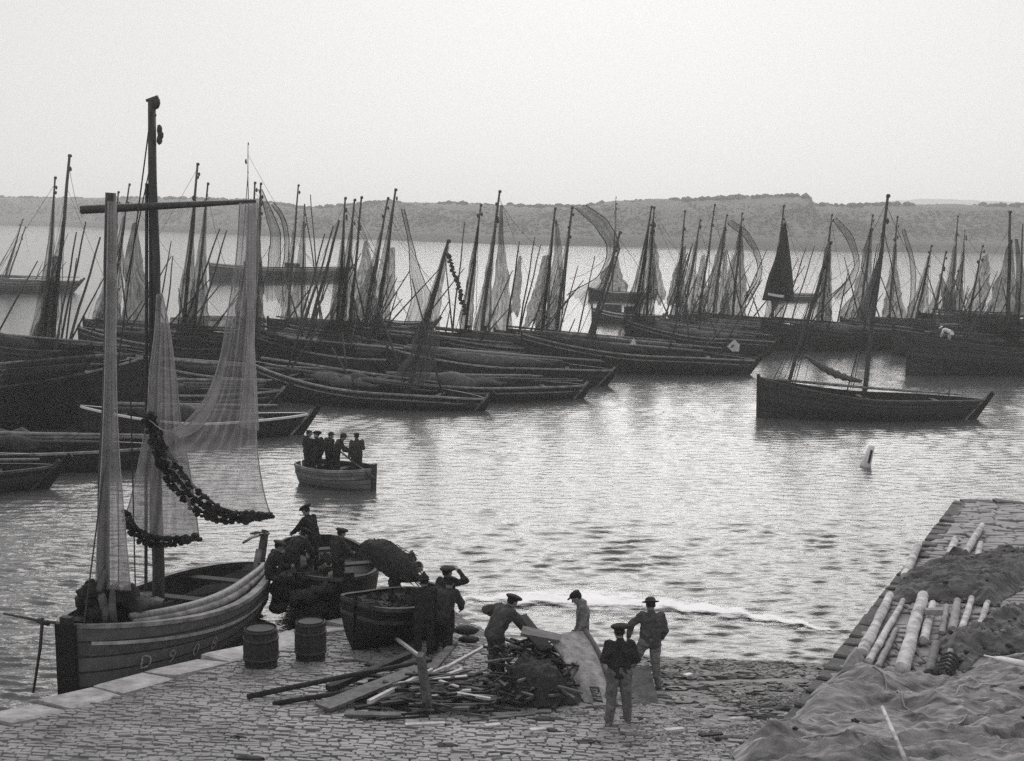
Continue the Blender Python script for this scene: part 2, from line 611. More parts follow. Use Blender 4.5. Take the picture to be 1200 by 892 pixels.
def build_jetty():
    r = random.Random(5)
    V, F = [], []
    jz = lambda x, y: float(jetty_z(y))
    y = 14.0
    while y < JFAR - 0.1:
        l = min(r.uniform(0.24, 0.36), JFAR - y)
        x = float(jetty_x(y + l / 2)) + r.uniform(-0.04, 0.04)
        while x < 27:
            w = r.uniform(0.35, 0.95)
            sett(V, F, x + w / 2, y + l / 2 + r.uniform(-.012, .012), w * 0.965, l * 0.93, jz, r.uniform(0.02, 0.06), r.uniform(-.012, .012), r)
            x += w
        y += l
    o = mesh_obj('jetty_paving', V, F, M_flag, smooth=False)
    tag(o, kind='structure')
    mb = MB()
    A = []
    for yy in np.linspace(12, JFAR, 50):
        ex = float(jetty_x(yy))
        zt = float(jetty_z(yy))
        A.append([(ex - 0.35, yy, -3), (ex - 0.02, yy, zt - 0.03), (ex + 8, yy, zt - .004), (ex + 40, yy, zt - .004)])
    mb.grid(A)
    ex = float(jetty_x(JFAR)); zt = float(jetty_z(JFAR))
    mb.grid([[(ex - .02, JFAR, zt - .03), (ex + 40, JFAR, zt - .004)], [(ex - .35, JFAR + .25, -3), (ex + 40, JFAR + .25, -3)]])
    o = mb.build('jetty_core', mat('jetty_wall_stone', 0.035, 0.11, scale=3, bump=0.8, bscale=8), smooth=False)
    tag(o, kind='structure')
    # darker blocks of the jetty's side and end rim
    V, F = [], []
    yy = 15.0
    while yy < JFAR - .3:
        ln = r.uniform(0.5, 1.0)
        sett(V, F, float(jetty_x(yy + ln / 2)) - 0.05, yy + ln / 2, 0.45, ln * .95, jz, 0.05, math.atan2(-KK, 1), r)
        yy += ln
    xx = float(jetty_x(JFAR))
    while xx < 27:
        w = r.uniform(.6, 1.1)
        sett(V, F, xx + w / 2, JFAR + .02, w * .96, .5, jz, .07, 0, r)
        xx += w
    o = mesh_obj('jetty_rim', V, F, mat('weedy_rim_stone', 0.03, 0.10, scale=4, bump=.6), smooth=False)
    tag(o, kind='structure')
build_jetty()

# shingle, weed and chips strewn over the beach: nobody could count them
def scatter(name, n, xr, yr, size, mtl, fn=None, flat=0.5, seed=1, long=1.0):
    r = random.Random(seed)
    mb = MB()
    tries = 0
    k = 0
    while k < n and tries < n * 12:
        tries += 1
        x, y = r.uniform(*xr), r.uniform(*yr)
        if fn and not fn(x, y, r):
            continue
        s = r.uniform(*size) * (1 if r.random() < .85 else 1.8)
        z = float(ground(x, y))
        mb.blob((x, y, z + s * flat * .35), (s * r.uniform(.8, 1.6) * long, s * r.uniform(.6, 1.1), s * flat), 6, 4, .25, r)
        k += 1
    o = mb.build(name, mtl, smooth=False)
    tag(o, kind='stuff')
def on_beach(x, y, r):
    return x < float(jetty_x(y)) - .2 and float(ground(x, y)) > -0.05 and x > float(edge_x(y)) + 1 and r.random() < 1 / (1 + math.exp(-(x - 0.6 + .35 * (y - 22)) * 1.3)) and vnoise(x / .9 + 7, y / .5) > .38
scatter('shingle_stones', 6500, (-3, 9), (16, 30.2), (.018, .055), mat('beach_stones', .12, .36, scale=.9, bump=.4, bscale=20), on_beach, .55, 2)
def weed_zone(x, y, r):
    return x < float(jetty_x(y)) + .1 and float(ground(x, y)) > .0 and r.random() < math.exp(-((y - 23.0 + .12 * (x - 5)) / 2.2) ** 2) * (1 / (1 + math.exp(-(x - 2.6) * 1.5))) and vnoise(x / .8, y / .38, 8) > .42
scatter('beach_weed', 1500, (0, 9), (17, 28.5), (.03, .10), mat('dark_seaweed', .008, .035, rough=.5, scale=5), weed_zone, .35, 3, 1.6)
def chip_zone(x, y, r):
    return x < float(jetty_x(y)) - .2 and x > -4 and r.random() < .3 + .7 * vnoise(x, y * 1.6, 31)
scatter('strewn_chips', 260, (-4, 7), (16, 23), (.02, .05), mat('pale_chips', .25, .5, scale=4), chip_zone, .4, 4, 2.2)
scatter('strewn_litter', 420, (-4.5, 7), (16, 23.5), (.02, .06), mat('dark_litter', .01, .04, scale=4), chip_zone, .4, 5, 2.4)

# breaking foam where the water runs up
def build_foam():
    line = [(480, 698, .10), (515, 702, .18), (560, 702, .35), (610, 703, .85), (680, 705, 1.1), (740, 708, 1.0), (790, 712, .85), (840, 717, .6), (890, 723, .5), (930, 730, .35), (975, 740, .15)]
    pts = [(P(a, b, 0.0), w) for a, b, w in line]
    nv, nu = 220, 18
    A, UVs = [], []
    for i in range(nv + 1):
        q = i / nv * (len(pts) - 1)
        k = min(int(q), len(pts) - 2)
        f = q - k
        c = pts[k][0].lerp(pts[k + 1][0], f)
        w = pts[k][1] * (1 - f) + pts[k + 1][1] * f
        row = []
        for j in range(nu + 1):
            s = j / nu * 2 - 1
            x, y = c.x, c.y - s * w * 1.5 + .10 * math.sin(i * .35) + .14 * (fbm(i * .07, j * .2, 3, 12) - .5)
            z = max(float(ground(x, y)), 0.0) + 0.02 + 0.06 * w * max(0, 1 - abs(s + .15) ** 1.5) * (.5 + fbm(i * .16, j * .5, 3, 4)) + .03 * (fbm(i * .5, j * .9, 2, 6) - .3) * (1 - s * s)
            row.append((x, y, z)); UVs.append((i / nv * 14, j / nu))
        A.append(row)
    mb = MB(); mb.grid(A)
    mt = bpy.data.materials.new('sea_foam'); mt.use_nodes = True
    t = mt.node_tree; L = t.links.new
    b = t.nodes['Principled BSDF']; b.inputs['Base Color'].default_value = g3(.86); b.inputs['Roughness'].default_value = .9
    uv = t.nodes.new('ShaderNodeUVMap')
    sp = t.nodes.new('ShaderNodeSeparateXYZ'); L(uv.outputs['UV'], sp.inputs[0])
    a = t.nodes.new('ShaderNodeMath'); a.operation = 'SUBTRACT'; a.inputs[1].default_value = .5; L(sp.outputs['Y'], a.inputs[0])
    a2 = t.nodes.new('ShaderNodeMath'); a2.operation = 'ABSOLUTE'; L(a.outputs[0], a2.inputs[0])
    n = t.nodes.new('ShaderNodeTexNoise'); n.inputs['Scale'].default_value = 2.4; n.inputs['Detail'].default_value = 9; n.inputs['Roughness'].default_value = .7
    tc = t.nodes.new('ShaderNodeTexCoord'); mp = t.nodes.new('ShaderNodeMapping'); mp.inputs['Scale'].default_value = (.8, 2.4, 1)
    L(tc.outputs['Object'], mp.inputs['Vector']); L(mp.outputs['Vector'], n.inputs['Vector'])
    m1 = t.nodes.new('ShaderNodeMath'); m1.operation = 'MULTIPLY_ADD'; m1.inputs[1].default_value = -2.1; m1.inputs[2].default_value = .50
    L(a2.outputs[0], m1.inputs[0])
    m3 = t.nodes.new('ShaderNodeMath'); m3.operation = 'ADD'; L(m1.outputs[0], m3.inputs[0]); L(n.outputs['Fac'], m3.inputs[1])
    nb = t.nodes.new('ShaderNodeTexNoise'); nb.inputs['Scale'].default_value = .9; nb.inputs['Detail'].default_value = 6; nb.inputs['Roughness'].default_value = .75
    L(mp.outputs['Vector'], nb.inputs['Vector'])
    mq = t.nodes.new('ShaderNodeMath'); mq.operation = 'MULTIPLY_ADD'; mq.inputs[1].default_value = 1.5; mq.inputs[2].default_value = -.78
    L(nb.outputs['Fac'], mq.inputs[0])
    m4 = t.nodes.new('ShaderNodeMath'); m4.operation = 'ADD'; L(m3.outputs[0], m4.inputs[0]); L(mq.outputs[0], m4.inputs[1]); m3 = m4
    mr = t.nodes.new('ShaderNodeMapRange'); mr.inputs['From Min'].default_value = .46; mr.inputs['From Max'].default_value = .80
    L(m3.outputs[0], mr.inputs['Value'])
    tr = t.nodes.new('ShaderNodeBsdfTransparent'); ms = t.nodes.new('ShaderNodeMixShader')
    L(mr.outputs['Result'], ms.inputs['Fac']); L(tr.outputs[0], ms.inputs[1]); L(b.outputs[0], ms.inputs[2])
    L(ms.outputs[0], t.nodes['Material Output'].inputs['Surface'])
    o = mb.build('foam', mt, uv=np.array(UVs)); tag(o, kind='stuff')
build_foam()

# far shore
SHORE = [(-500, 258, 231), (-100, 262, 231), (0, 264, 231), (60, 265, 232), (130, 268, 232), (200, 272, 232), (300, 276, 235), (360, 278, 244), (400, 280, 241), (450, 281, 236), (500, 283, 238), (560, 285, 238), (620, 287, 242), (690, 288, 241), (720, 289, 235), (760, 290, 233), (800, 291, 234), (860, 292, 231), (920, 293, 229), (944, 294, 229.5), (953, 294, 239), (985, 295, 241), (1040, 295, 239), (1100, 296, 239), (1160, 297, 240), (1240, 297, 241), (1400, 299, 240), (1700, 302, 238)]
def hill_at(px):
    for a, b in zip(SHORE, SHORE[1:]):
        if a[0] <= px <= b[0]:
            f = (px - a[0]) / (b[0] - a[0])
            return a[1] + (b[1] - a[1]) * f, a[2] + (b[2] - a[2]) * f
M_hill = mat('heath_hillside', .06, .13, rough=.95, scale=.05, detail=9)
M_wood = mat('far_wood_foliage', .055, .12, rough=.95, scale=.12, detail=6)
def build_hills():
    A = []
    clumps = []
    r = random.Random(21)
    for i, px in enumerate(np.arange(-500, 1700, 5.0)):
        sy, ty = hill_at(px)
        S = P(px, sy, 0.0)
        D = S.y
        top = PD(px, ty, D * 1.18)
        H = top.z
        row = []
        for k, (dd, hh) in enumerate(((-.01, -2), (0, .3), (.006, 2.2), (.03, .22 * H), (.07, .5 * H), (.12, .82 * H), (.18, H), (.26, .98 * H), (.5, .5 * H), (.8, -1))):
            Y = D * (1 + dd)
            x = S.x * (1 + dd)
            z = hh + (0 if k in (0, 1, 9) else (fbm(x / 9 + k * 3, Y / 9, 4, 2) - .5) * (1.1 if k > 2 else .5))
            row.append((x, Y, z))
        A.append(row)
        if -80 < px < 1290:
            for _ in range(34):
                q = r.random()
                Y = D * (1 + .02 + .165 * q); x = S.x * (Y / S.y) + r.uniform(-1, 1)
                hz = H * min(1, np.interp(q, [0, .07, .3, .6, 1], [.10, .22, .5, .80, .97]))
                clumps.append((x, Y, hz, r.uniform(.3, .75) * (1.2 if vnoise(x / 25, q * 4) > .55 else .8)))
    for px in np.arange(-60, 1280, 1.6):
        sy, ty = hill_at(px)
        if vnoise(px / 38.0, 3.3, 5) < .42: continue
        S = P(px, sy, 0.0); t = PD(px, ty, S.y * 1.18)
        clumps.append((t.x, t.y + r.uniform(-6, 4), t.z + r.uniform(-.6, .15), r.uniform(.5, 1.25)))
    mb = MB(); mb.grid(A)
    o = mb.build('hills', M_hill); tag(o, kind='structure')
    mb = MB()
    for x, y, z, s in clumps:
        mb.blob((x, y, z), (s * 1.3, s * 1.2, s * .8), 6, 4, .25, r)
    o = mb.build('far_woodland', M_wood, smooth=False); tag(o, kind='stuff')
    # the pale ridge beyond, showing over the right half
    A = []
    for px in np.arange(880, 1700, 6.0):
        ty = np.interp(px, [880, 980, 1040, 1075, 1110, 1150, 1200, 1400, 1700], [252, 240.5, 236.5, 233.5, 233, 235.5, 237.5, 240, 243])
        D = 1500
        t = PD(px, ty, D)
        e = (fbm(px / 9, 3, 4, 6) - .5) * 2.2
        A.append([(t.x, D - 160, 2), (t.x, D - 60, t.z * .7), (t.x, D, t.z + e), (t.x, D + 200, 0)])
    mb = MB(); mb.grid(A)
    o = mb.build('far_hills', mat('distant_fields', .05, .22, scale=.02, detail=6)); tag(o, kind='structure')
build_hills()

def build_haze():
    mb = MB(); mb.box((0, 1000, 45), (4400, 2400, 100.4))
    me_o = mb.build('haze', bpy.data.materials.new('sea_haze'), smooth=False)
    mt = me_o.data.materials[0]; mt.use_nodes = True
    t = mt.node_tree; t.nodes.clear()
    ou = t.nodes.new('ShaderNodeOutputMaterial'); pv = t.nodes.new('ShaderNodeVolumePrincipled')
    pv.inputs['Color'].default_value = (.99, .99, .99, 1)
    pv.inputs['Density'].default_value = HAZE
    pv.inputs['Anisotropy'].default_value = 0.36
    t.links.new(pv.outputs['Volume'], ou.inputs['Volume'])
    tag(me_o, kind='stuff')
HAZE = 0.0007
build_haze()
# ------------------------------------------------------------------ boats
class Hull:
    """lines of a double-ended fishing boat: upright stem, raked sternpost; local x to the bow"""
    def __init__(s, L, B, fb, rake=0.9, keel=-0.45, full=(0.72, 0.62), waist=.62):
        s.L, s.B, s.fb, s.rake, s.keel, s.full, s.waist = L, B, fb, rake, keel, full, waist
    def half(s, q):
        m = 0.52
        if q < m:
            k = math.sin(math.pi / 2 * q / m) ** s.full[0]
        else:
            k = math.cos(math.pi / 2 * (q - m) / (1 - m)) ** s.full[1] if q < 1 else 0
        return max(0.03, s.B / 2 * k)
    def sheer(s, q):
        b, mid, st = s.fb
        w = s.waist
        if q < w:
            return mid + (b - mid) * ((w - q) / w) ** 1.7
        return mid + (st - mid) * ((q - w) / (1 - w)) ** 1.7
    def pt(s, q, t, side, inset=0.0, dz=0.0):
        zg = s.sheer(q) + dz
        z = zg + (s.keel - zg) * t
        y = max(0.0, s.half(q) * max(0, 1 - t ** 2.4) ** 0.75 - inset) * side
        w = max(0, (q - .55) / .45) ** 1.6
        x = s.L / 2 - s.L * q - s.rake * w * z + 0.10 * max(0, 1 - q / .25) * z * .3
        return (x, y, z)

def hull_parts(root, H, mh, mrail, mdeck, nu=26, ntt=8, deck_drop=.42, thwarts=4, inner=True, rail_w=.10, detail=True):
    # planking with uv for the strakes; both sides are one skin
    A, UV = [], []
    qs = [((1 - math.cos(math.pi * i / nu)) / 2) * .55 + i / nu * .45 for i in range(nu + 1)]
    for q in qs:
        row = []
        for k in range(2 * ntt + 1):
            side = 1 if k <= ntt else -1
            t = (k / ntt) if k <= ntt else (2 * ntt - k) / ntt
            row.append(H.pt(q, t, side)); UV.append((q, t))
        A.append(row)
    mb = MB(); mb.grid(A)
    hull = mb.build('hull', mh, root, uv=np.array(UV))
    # cap rail and rubbing strake
    mb = MB()
    for side in (1, -1):
        rows = []
        for q in qs:
            p = Vector(H.pt(q, 0, side)); o = side
            rows.append([(p.x, p.y - rail_w * o if abs(p.y) > rail_w else p.y * .0, p.z + .03), (p.x, p.y + .035 * o, p.z + .03), (p.x, p.y + .04 * o, p.z - .05), (p.x, p.y - .004 * o, p.z - .06)])
        mb.grid(rows)
    mb.build('gunwale', mrail, root, smooth=False)
    if detail and int(H.L * 1000) % 3:
        mb = MB()
        for side in (1, -1):
            rows = []
            for q in qs:
                t = .24 / max(.6, H.sheer(q) - H.keel)
                a, b = Vector(H.pt(q, t, side)), Vector(H.pt(q, t + .07 / (H.sheer(q) - H.keel), side))
                rows.append([(a.x, a.y, a.z), (a.x, a.y + .035 * side, a.z), (b.x, b.y + .035 * side, b.z), (b.x, b.y, b.z)])
            mb.grid(rows)
        mb.build('rubbing_strake', mrail, root, smooth=False)
    # floor boards and inner skin
    if inner:
        rows = []
        for q in qs[1:-1]:
            zf = H.sheer(q) - deck_drop
            row = []
            for k in range(-4, 5):
                if abs(k) == 4:
                    p = H.pt(q, .03, 1 if k > 0 else -1, .05)
                    row.append(p)
                else:
                    w = max(0.02, H.half(q) - .09)
                    row.append((H.pt(q, 0, 1)[0], w * k / 3, zf))
            rows.append(row)
        mb = MB(); mb.grid(rows)
        mb.build('floor_boards', mdeck, root, smooth=False)
        for j in range(thwarts):
            q = .2 + .62 * j / max(1, thwarts - 1)
            w = H.half(q) - .05
            x = H.pt(q, 0, 1)[0]
            mb = MB(); mb.slab((x, -w, H.sheer(q) - .14), (x, w, H.sheer(q) - .14), .24, .05)
            mb.build('thwart', mdeck, root, smooth=False)
    # stem, sternpost
    b, mid, st = H.fb
    mb = MB()
    x0 = H.L / 2
    mb.slab((x0 - .02, 0, H.keel), (x0 + .03 * b, 0, b + .16), .22, .12, up=(1, 0, 0))
    mb.build('stem', mrail if detail == 2 else mh, root, smooth=False, uv=np.zeros((8, 2)) + .5)
    return hull

def rudder(root, H, mtl, mt2, tall=.45, tiller=True):
    st = H.fb[2]
    f = lambda z: -H.L / 2 - H.rake * z
    a = Vector((f(-.3), 0, -.3)); e = Vector((f(st + tall), 0, st + tall))
    d = (e - a).normalized(); n = Vector((-d.z, 0, d.x)) * -1
    if n.x > 0: n = -n
    w0, w1 = .52, .24
    V = []
    for p, w in ((a, w0), (e, w1)):
        for oo in (.03, w):
            for sy in (-.05, .05):
                V.append(tuple(p + n * oo + Vector((0, sy, 0))))
    mb = MB(); mb.add(V, [(0, 1, 3, 2), (4, 6, 7, 5), (0, 4, 5, 1), (1, 5, 7, 3), (3, 7, 6, 2), (2, 6, 4, 0)])
    r = mb.build('rudder', mtl, root, smooth=False)
    mb = MB(); mb.slab((f(-.3), 0, -.3), (f(st + tall * .4), 0, st + tall * .4), .12, .12, up=(1, 0, 0))
    mb.build('sternpost', mt2, root, smooth=False)
    if tiller:
        mb = MB(); mb.tube([e - d * .12, e - d * .12 + Vector((.6, .05, .08)), e - d * .12 + Vector((1.2, .12, .1))], [.04, .035, .03], 6)
        mb.build('tiller', mt2, r)

def mast_part(root, M, base, top, r0=.105, r1=.05, name='mast', mtl=None, truck=True):
    mb = MB()
    base, top = Vector(base), Vector(top)
    n = 7
    pts = [base.lerp(top, i / n) + Vector((.03 * math.sin(i * 1.7), 0, 0)) for i in range(n + 1)]
    mb.tube(pts, [r0 + (r1 - r0) * (i / n) ** 1.3 for i in range(n + 1)], 8)
    if truck:
        d = (top - base).normalized()
        tr = random.Random(int(abs(top.x * 1000)))
        mb.tube([top - d * .10, top - d * .02, top + d * .06], [r1 * 1.5, r1 * 1.7, r1 * 1.2], 8)
        for _ in range(tr.choice((1, 1, 2, 3))):
            q = base.lerp(top, tr.uniform(.80, .96))
            mb.blob(q + Vector((tr.choice((-1, 1, 1)) * tr.uniform(.08, .14), -.04, 0)), (.07, .06, tr.uniform(.09, .17)), 6, 5)
    return mb.build(name, mtl or M_mast, root, M=M)

def stay(mb, a, b, r=.016, sag=.0, n=6):
    a, b = Vector(a), Vector(b)
    pts = [a.lerp(b, i / n) - Vector((0, 0, sag * 4 * (i / n) * (1 - i / n))) for i in range(n + 1)]
    mb.tube(pts, r, 4, cap=False)

BOATS = {}
M_blacksail = mat('dark_bundled_cloth', .012, .05, scale=6, bump=.7)
def on_line(b, s, px):
    """distance down the view where the line bow-stern crosses column px"""
    best, by = 1e9, b.y
    for i in range(-20, 121):
        p = b.lerp(s, i / 100)
        e = abs(proj((p.x, p.y, p.z + .8))[0] - px)
        if e < best: best, by = e, p.y
    return by

def fleet_boat(key, bow, stern, fb, masts, label, spars=(), tone=0, B=None, rail=None, lay=4, seed=0, furl=3, extra=6, yard=None, L=None):
    rnd = random.Random(hash(key) % 1000 if False else sum(map(ord, key)) * 7 + seed)
    b, s = P(bow[0], bow[1]), P(stern[0], stern[1])
    c = (b + s) / 2
    d = b - s
    ln = d.length if L is None else L
    rz = math.atan2(d.y, d.x)
    root, M = thing('fishing_boat', label, 'fishing boat', (c.x, c.y, 0.0), rz, 'fishing boats moored in the harbour')
    H = Hull(ln, B or ln * .30, fb, rake=rnd.uniform(.75, 1.0))
    hull_parts(root, H, M_tar if tone == 0 else M_hull, rail or (M_rail if rnd.random() < .6 else M_darkrail), M_deck, nu=18, ntt=6, thwarts=3)
    rudder(root, H, M_tar, M_rail if rnd.random() < .6 else M_darkrail, tiller=False)
    info = dict(root=root, M=M, H=H, masts=[], c=c, b=b, s=s)
    rig = MB()
    dirx = d.normalized()
    for i, mm in enumerate(masts):
        bx, tx, ty = mm[:3]
        r0 = mm[3] if len(mm) > 3 else .105
        Y = on_line(b, s, bx)
        base = PD(bx, 300, Y); k = 0
        # foot of the mast on the floor boards, at the column bx near the rail
        pz = .35
        for _ in range(3):
            p = P(bx, 400, pz)
            dd = ray(bx, 400)
        lo, hi = 200.0, 800.0
        for _ in range(40):
            mid = (lo + hi) / 2
            if PD(bx, mid, Y).z > pz: lo = mid
            else: hi = mid
        base = PD(bx, lo, Y)
        top = PD(tx, ty, Y)
        mast_part(root, M, base, top, r0, r0 * .5)
        info['masts'].append((base, top, Y))
        if rnd.random() < .55: stay(rig, base.lerp(top, rnd.uniform(.88, .98)), H_world(M, H.pt(rnd.uniform(.02, .2), 0, 1)), .010, rnd.uniform(.1, .5))
        if rnd.random() < .5: stay(rig, base.lerp(top, rnd.uniform(.85, .98)), H_world(M, H.pt(rnd.uniform(.7, .95), 0, -1)), .010, rnd.uniform(.05, .5))
        for _ in range(rnd.choice((3, 4, 5))):
            o = rnd.uniform(-.9, .9)
            stay(rig, base.lerp(top, rnd.uniform(.6, .97)), base + Vector((o, rnd.uniform(-.4, .2), rnd.uniform(.5, 1.1))), rnd.uniform(.010, .026), rnd.uniform(0, .12))
        if rnd.random() < .5:
            a_ = base.lerp(top, rnd.uniform(.55, .9))
            stay(rig, base.lerp(top, .95), a_ + Vector((rnd.uniform(.8, 3.2), rnd.uniform(-.5, .5), -rnd.uniform(1, 4))), .012, rnd.uniform(-.3, .6))
    for sp in spars:
        bx, tx, ty = sp[:3]
        r0 = sp[3] if len(sp) > 3 else .075
        Y = on_line(b, s, bx) + rnd.uniform(-.6, .6)
        z0 = sp[4] if len(sp) > 4 else .7
        lo, hi = 200.0, 800.0
        for _ in range(40):
            mid = (lo + hi) / 2
            if PD(bx, mid, Y).z > z0: lo = mid
            else: hi = mid
        mast_part(root, M, PD(bx, lo, Y), PD(tx, ty, Y), r0, r0 * .55, name='yard', truck=False)
    # boat hooks, oars and unstepped poles leaning in the boat
    if masts and extra:
        for j in range(extra):
            q = rnd.uniform(.15, .85)
            p = Vector(H.pt(q, 0, 1))
            a = Vector((p.x, rnd.uniform(-.6, .6) * H.half(q), p.z - .2))
            ln_ = rnd.uniform(2.2, 6.5); th = rnd.uniform(.12, .75)
            e = a + Vector((-math.sin(th) * ln_ * rnd.choice((1, 1, 1, -.6)), rnd.uniform(-.4, .4), math.cos(th) * ln_))
            mb = MB(); mb.tube([a, a.lerp(e, .5) + Vector((0, 0, .04)), e], [.055, .05, .03], 6)
            mb.build('pole', M_mast, root)
    if rig.n:
        rig.build('rigging', M_rope, root, M=M)
    # yards, oars and bundled sails lying fore and aft over the thwarts
    for j in range(lay):
        q0, q1 = rnd.uniform(.05, .2), rnd.uniform(.75, 1.0)
        a, e = Vector(H.pt(q0, 0, 1)), Vector(H.pt(q1, 0, 1))
        o = rnd.uniform(-.5, .5)
        mb = MB()
        mb.tube([(a.x, o * H.half(q0), a.z + .1 + .1 * j), ((a.x + e.x) / 2, o * .9, (a.z + e.z) / 2 + .12 + .1 * j), (e.x, o * H.half(q1), e.z + .22 + .1 * j)], [.07, .075, .045], 6)
        mb.build('yard', rnd.choice([M_mast2, M_mast, M_rail]), root)
    for j in range(furl):
        q0, q1 = rnd.uniform(.12, .3), rnd.uniform(.55, .8)
        o = rnd.uniform(-.45, .45)
        mb = MB()
        n = 12
        pts, rr = [], []
        for i in range(n + 1):
            q = q0 + (q1 - q0) * i / n
            p = H.pt(q, 0, 1)
            pts.append((p[0], o * H.half(q) + rnd.uniform(-.08, .08), p[2] + .12 + rnd.uniform(-.04, .1)))
            rr.append(max(.06, (.30 + .12 * (j % 2)) * math.sin(math.pi * (i + .6) / (n + 1.2)) * rnd.uniform(.6, 1.35)))
        mb.tube(pts, rr, 9)
        mb.build('furled_sail', M_sail if rnd.random() < .4 else M_blacksail, root)
    BOATS[key] = info
    return info
def H_world(M, p):
    return M @ Vector(p)

fb_ = lambda b, m_, s: (b, m_, s)
F = fleet_boat
# ---- left side of the harbour
F('h', (-60, 344), (80, 343), (2.0, 1.2, 1.3), [(1, 27, 257, .12), (5, 30, 266)], 'dark fishing boat alone far out at the left edge with two raked masts', tone=1, furl=1)
F('e', (-75, 434), (162, 440), (2.3, 1.5, 1.2), [(58, 82, 182, .15), (50, 65, 208)], 'dark boat with the tall thick mast and slimmer pole at far left', spars=[(66, 101, 260), (62, 90, 272), (74, 118, 278, .09)])
F('g', (95, 425), (335, 430), (2.2, 1.2, 1.0), [(212, 232, 192, .13), (224, 244, 215)], 'dark boat behind the front nets whose tall mast carries a small slanting yard', spars=[(204, 258, 268), (222, 266, 270), (190, 203, 300, .06)])
F('g2', (100, 408), (300, 412), (2.0, 1.1, 1.0), [(125, 152, 216), (127, 139, 225)], 'dark boat with two plain raked masts just right of the thick front pole')
F('z1', (290, 424), (455, 432), (2.1, 1.2, 1.0), [(292, 299, 214), (298, 306, 215), (290, 291, 168, .045)], 'dark boat behind the corked net with two mast heads close above it')
F('d', (142, 498), (-150, 505), (3.0, 1.9, 1.8), [], 'black high bowed boat at the left edge with its bow pointing right', B=3.4, rail=M_rail, furl=2, L=12)
F('b', (-130, 553), (168, 548), (1.3, .8, .8), [], 'low black boat lying nearest on the left with pale rails behind the front pole', rail=M_rail, lay=3)
F('a', (-260, 586), (36, 574), (1.2, .75, .8), [], 'black boat cut by the left edge with only its stern in view', rail=M_darkrail)
F('c2', (110, 481), (309, 478), (1.3, .8, .85), [], 'low dark boat seen through the corked net with its rudder just right of the net', rail=M_rail)
F('c', (95, 518), (340, 510), (1.5, .8, .9), [], 'low dark boat with a pale curved rail, its rudder nearest the skiff', rail=M_white, lay=3)
F('f1', (150, 462), (395, 466), (1.9, 1.1, 1.0), [], 'dark mastless boat behind the two hanging nets left of the skiff', lay=3)
# ---- middle of the harbour, back to front
F('z2', (315, 402), (470, 407), (1.8, 1.1, 1.0), [(335, 350, 217), (352, 357, 240, .07)], 'dark back rank boat whose mast has a slanting yard crossed near its head', spars=[(380, 357, 240, .06), (376, 364, 228, .06)])
F('k1', (300, 436), (525, 444), (2.1, 1.2, 1.0), [(392, 405, 232), (395, 416, 234), (405, 424, 231)], 'dark boat carrying three slender near parallel masts left of the middle', spars=[(353, 398, 258, .12), (344, 391, 265), (340, 381, 274, .07)])
F('k2', (395, 424), (600, 431), (2.1, 1.2, 1.0), [(436, 464, 222, .13), (420, 455, 232)], 'dark boat bearing the tallest mast of the middle group with nets drying on it', spars=[(527, 545, 260, .06)])
F('k3', (488, 425), (700, 431), (2.1, 1.3, 1.0), [(560, 586, 224, .13), (541, 564, 240)], 'dark boat whose two tall bare masts stand beside a string of corks')
F('k4', (580, 424), (790, 428), (2.1, 1.2, 1.0), [(632, 651, 244, .12), (648, 671, 243, .13)], 'dark boat with twin masts and a pale net hung down between them', spars=[(590, 609, 283), (604, 627, 278, .06), (603, 634, 287, .06)])
F('k5', (455, 446), (700, 452), (1.9, 1.1, .9), [], 'dark low boat with cluttered deck between the front rank and the masted boats')
F('m', (612, 432), (868, 439), (2.2, 1.2, .9), [(682, 727, 272, .14)], 'black boat with pale side lines and a steeply raked mast by the white triangle', rail=M_rail, spars=[(688, 727, 290, .08)])
F('l2', (440, 470), (672, 467), (1.2, .8, .7), [], 'low black front rank boat with a pale edged rudder clear at the middle', rail=M_rail)
F('l1', (292, 466), (556, 481), (1.9, .85, .6), [(475, 526, 282, .14)], 'long dark front rank boat with high bow and one thick raked mast', rail=M_rail, lay=3)
# ---- right of the middle
F('n2', (765, 402), (925, 406), (1.9, 1.2, 1.0), [(790, 803, 247), (797, 821, 258), (815, 838, 240)], 'dark boat with a close thicket of three masts and drying nets right of the middle', spars=[(778, 811, 288), (772, 806, 296), (785, 812, 285, .06)])
F('n3', (800, 396), (960, 400), (1.9, 1.2, 1.0), [(832, 852, 252), (856, 870, 250)], 'dark boat whose two masts carry a curved net bowing out to the right', spars=[(874, 852, 292, .06)])
F('n', (733, 415), (893, 417), (2.4, 1.3, 1.0), [(738, 764, 242, .12), (755, 767, 243)], 'dark boat with pale rail and a white pennant like board on its stern', rail=M_rail)
F('p2', (985, 403), (1112, 399), (2.0, 1.3, 1.0), [(1005, 1023, 252), (1040, 1052, 254)], 'dark boat of the back rank with a pale triangular sail left of its mast', spars=[(1008, 1029, 285, .06), (1060, 1036, 268, .06)])
F('p', (893, 411), (1052, 409), (2.3, 1.4, 1.1), [(901, 919, 241, .12), (960, 975, 252)], 'dark boat carrying the black sail with a white slit above its bow', spars=[(908, 945, 290, .06), (920, 955, 288, .06)])
F('q3', (1076, 394), (1215, 392), (2.0, 1.4, 1.1), [(1112, 1123, 253), (1122, 1131, 270, .07), (1100, 1130, 300, .07)], 'dark boat of the right back rank with a flag thin mast and a bundled sail', tone=1)
F('q2', (1046, 417), (1220, 412), (2.2, 1.4, 1.1), [(1066, 1092, 288), (1086, 1109, 295)], 'dark boat with two short raked masts behind the big right edge boat', tone=1)
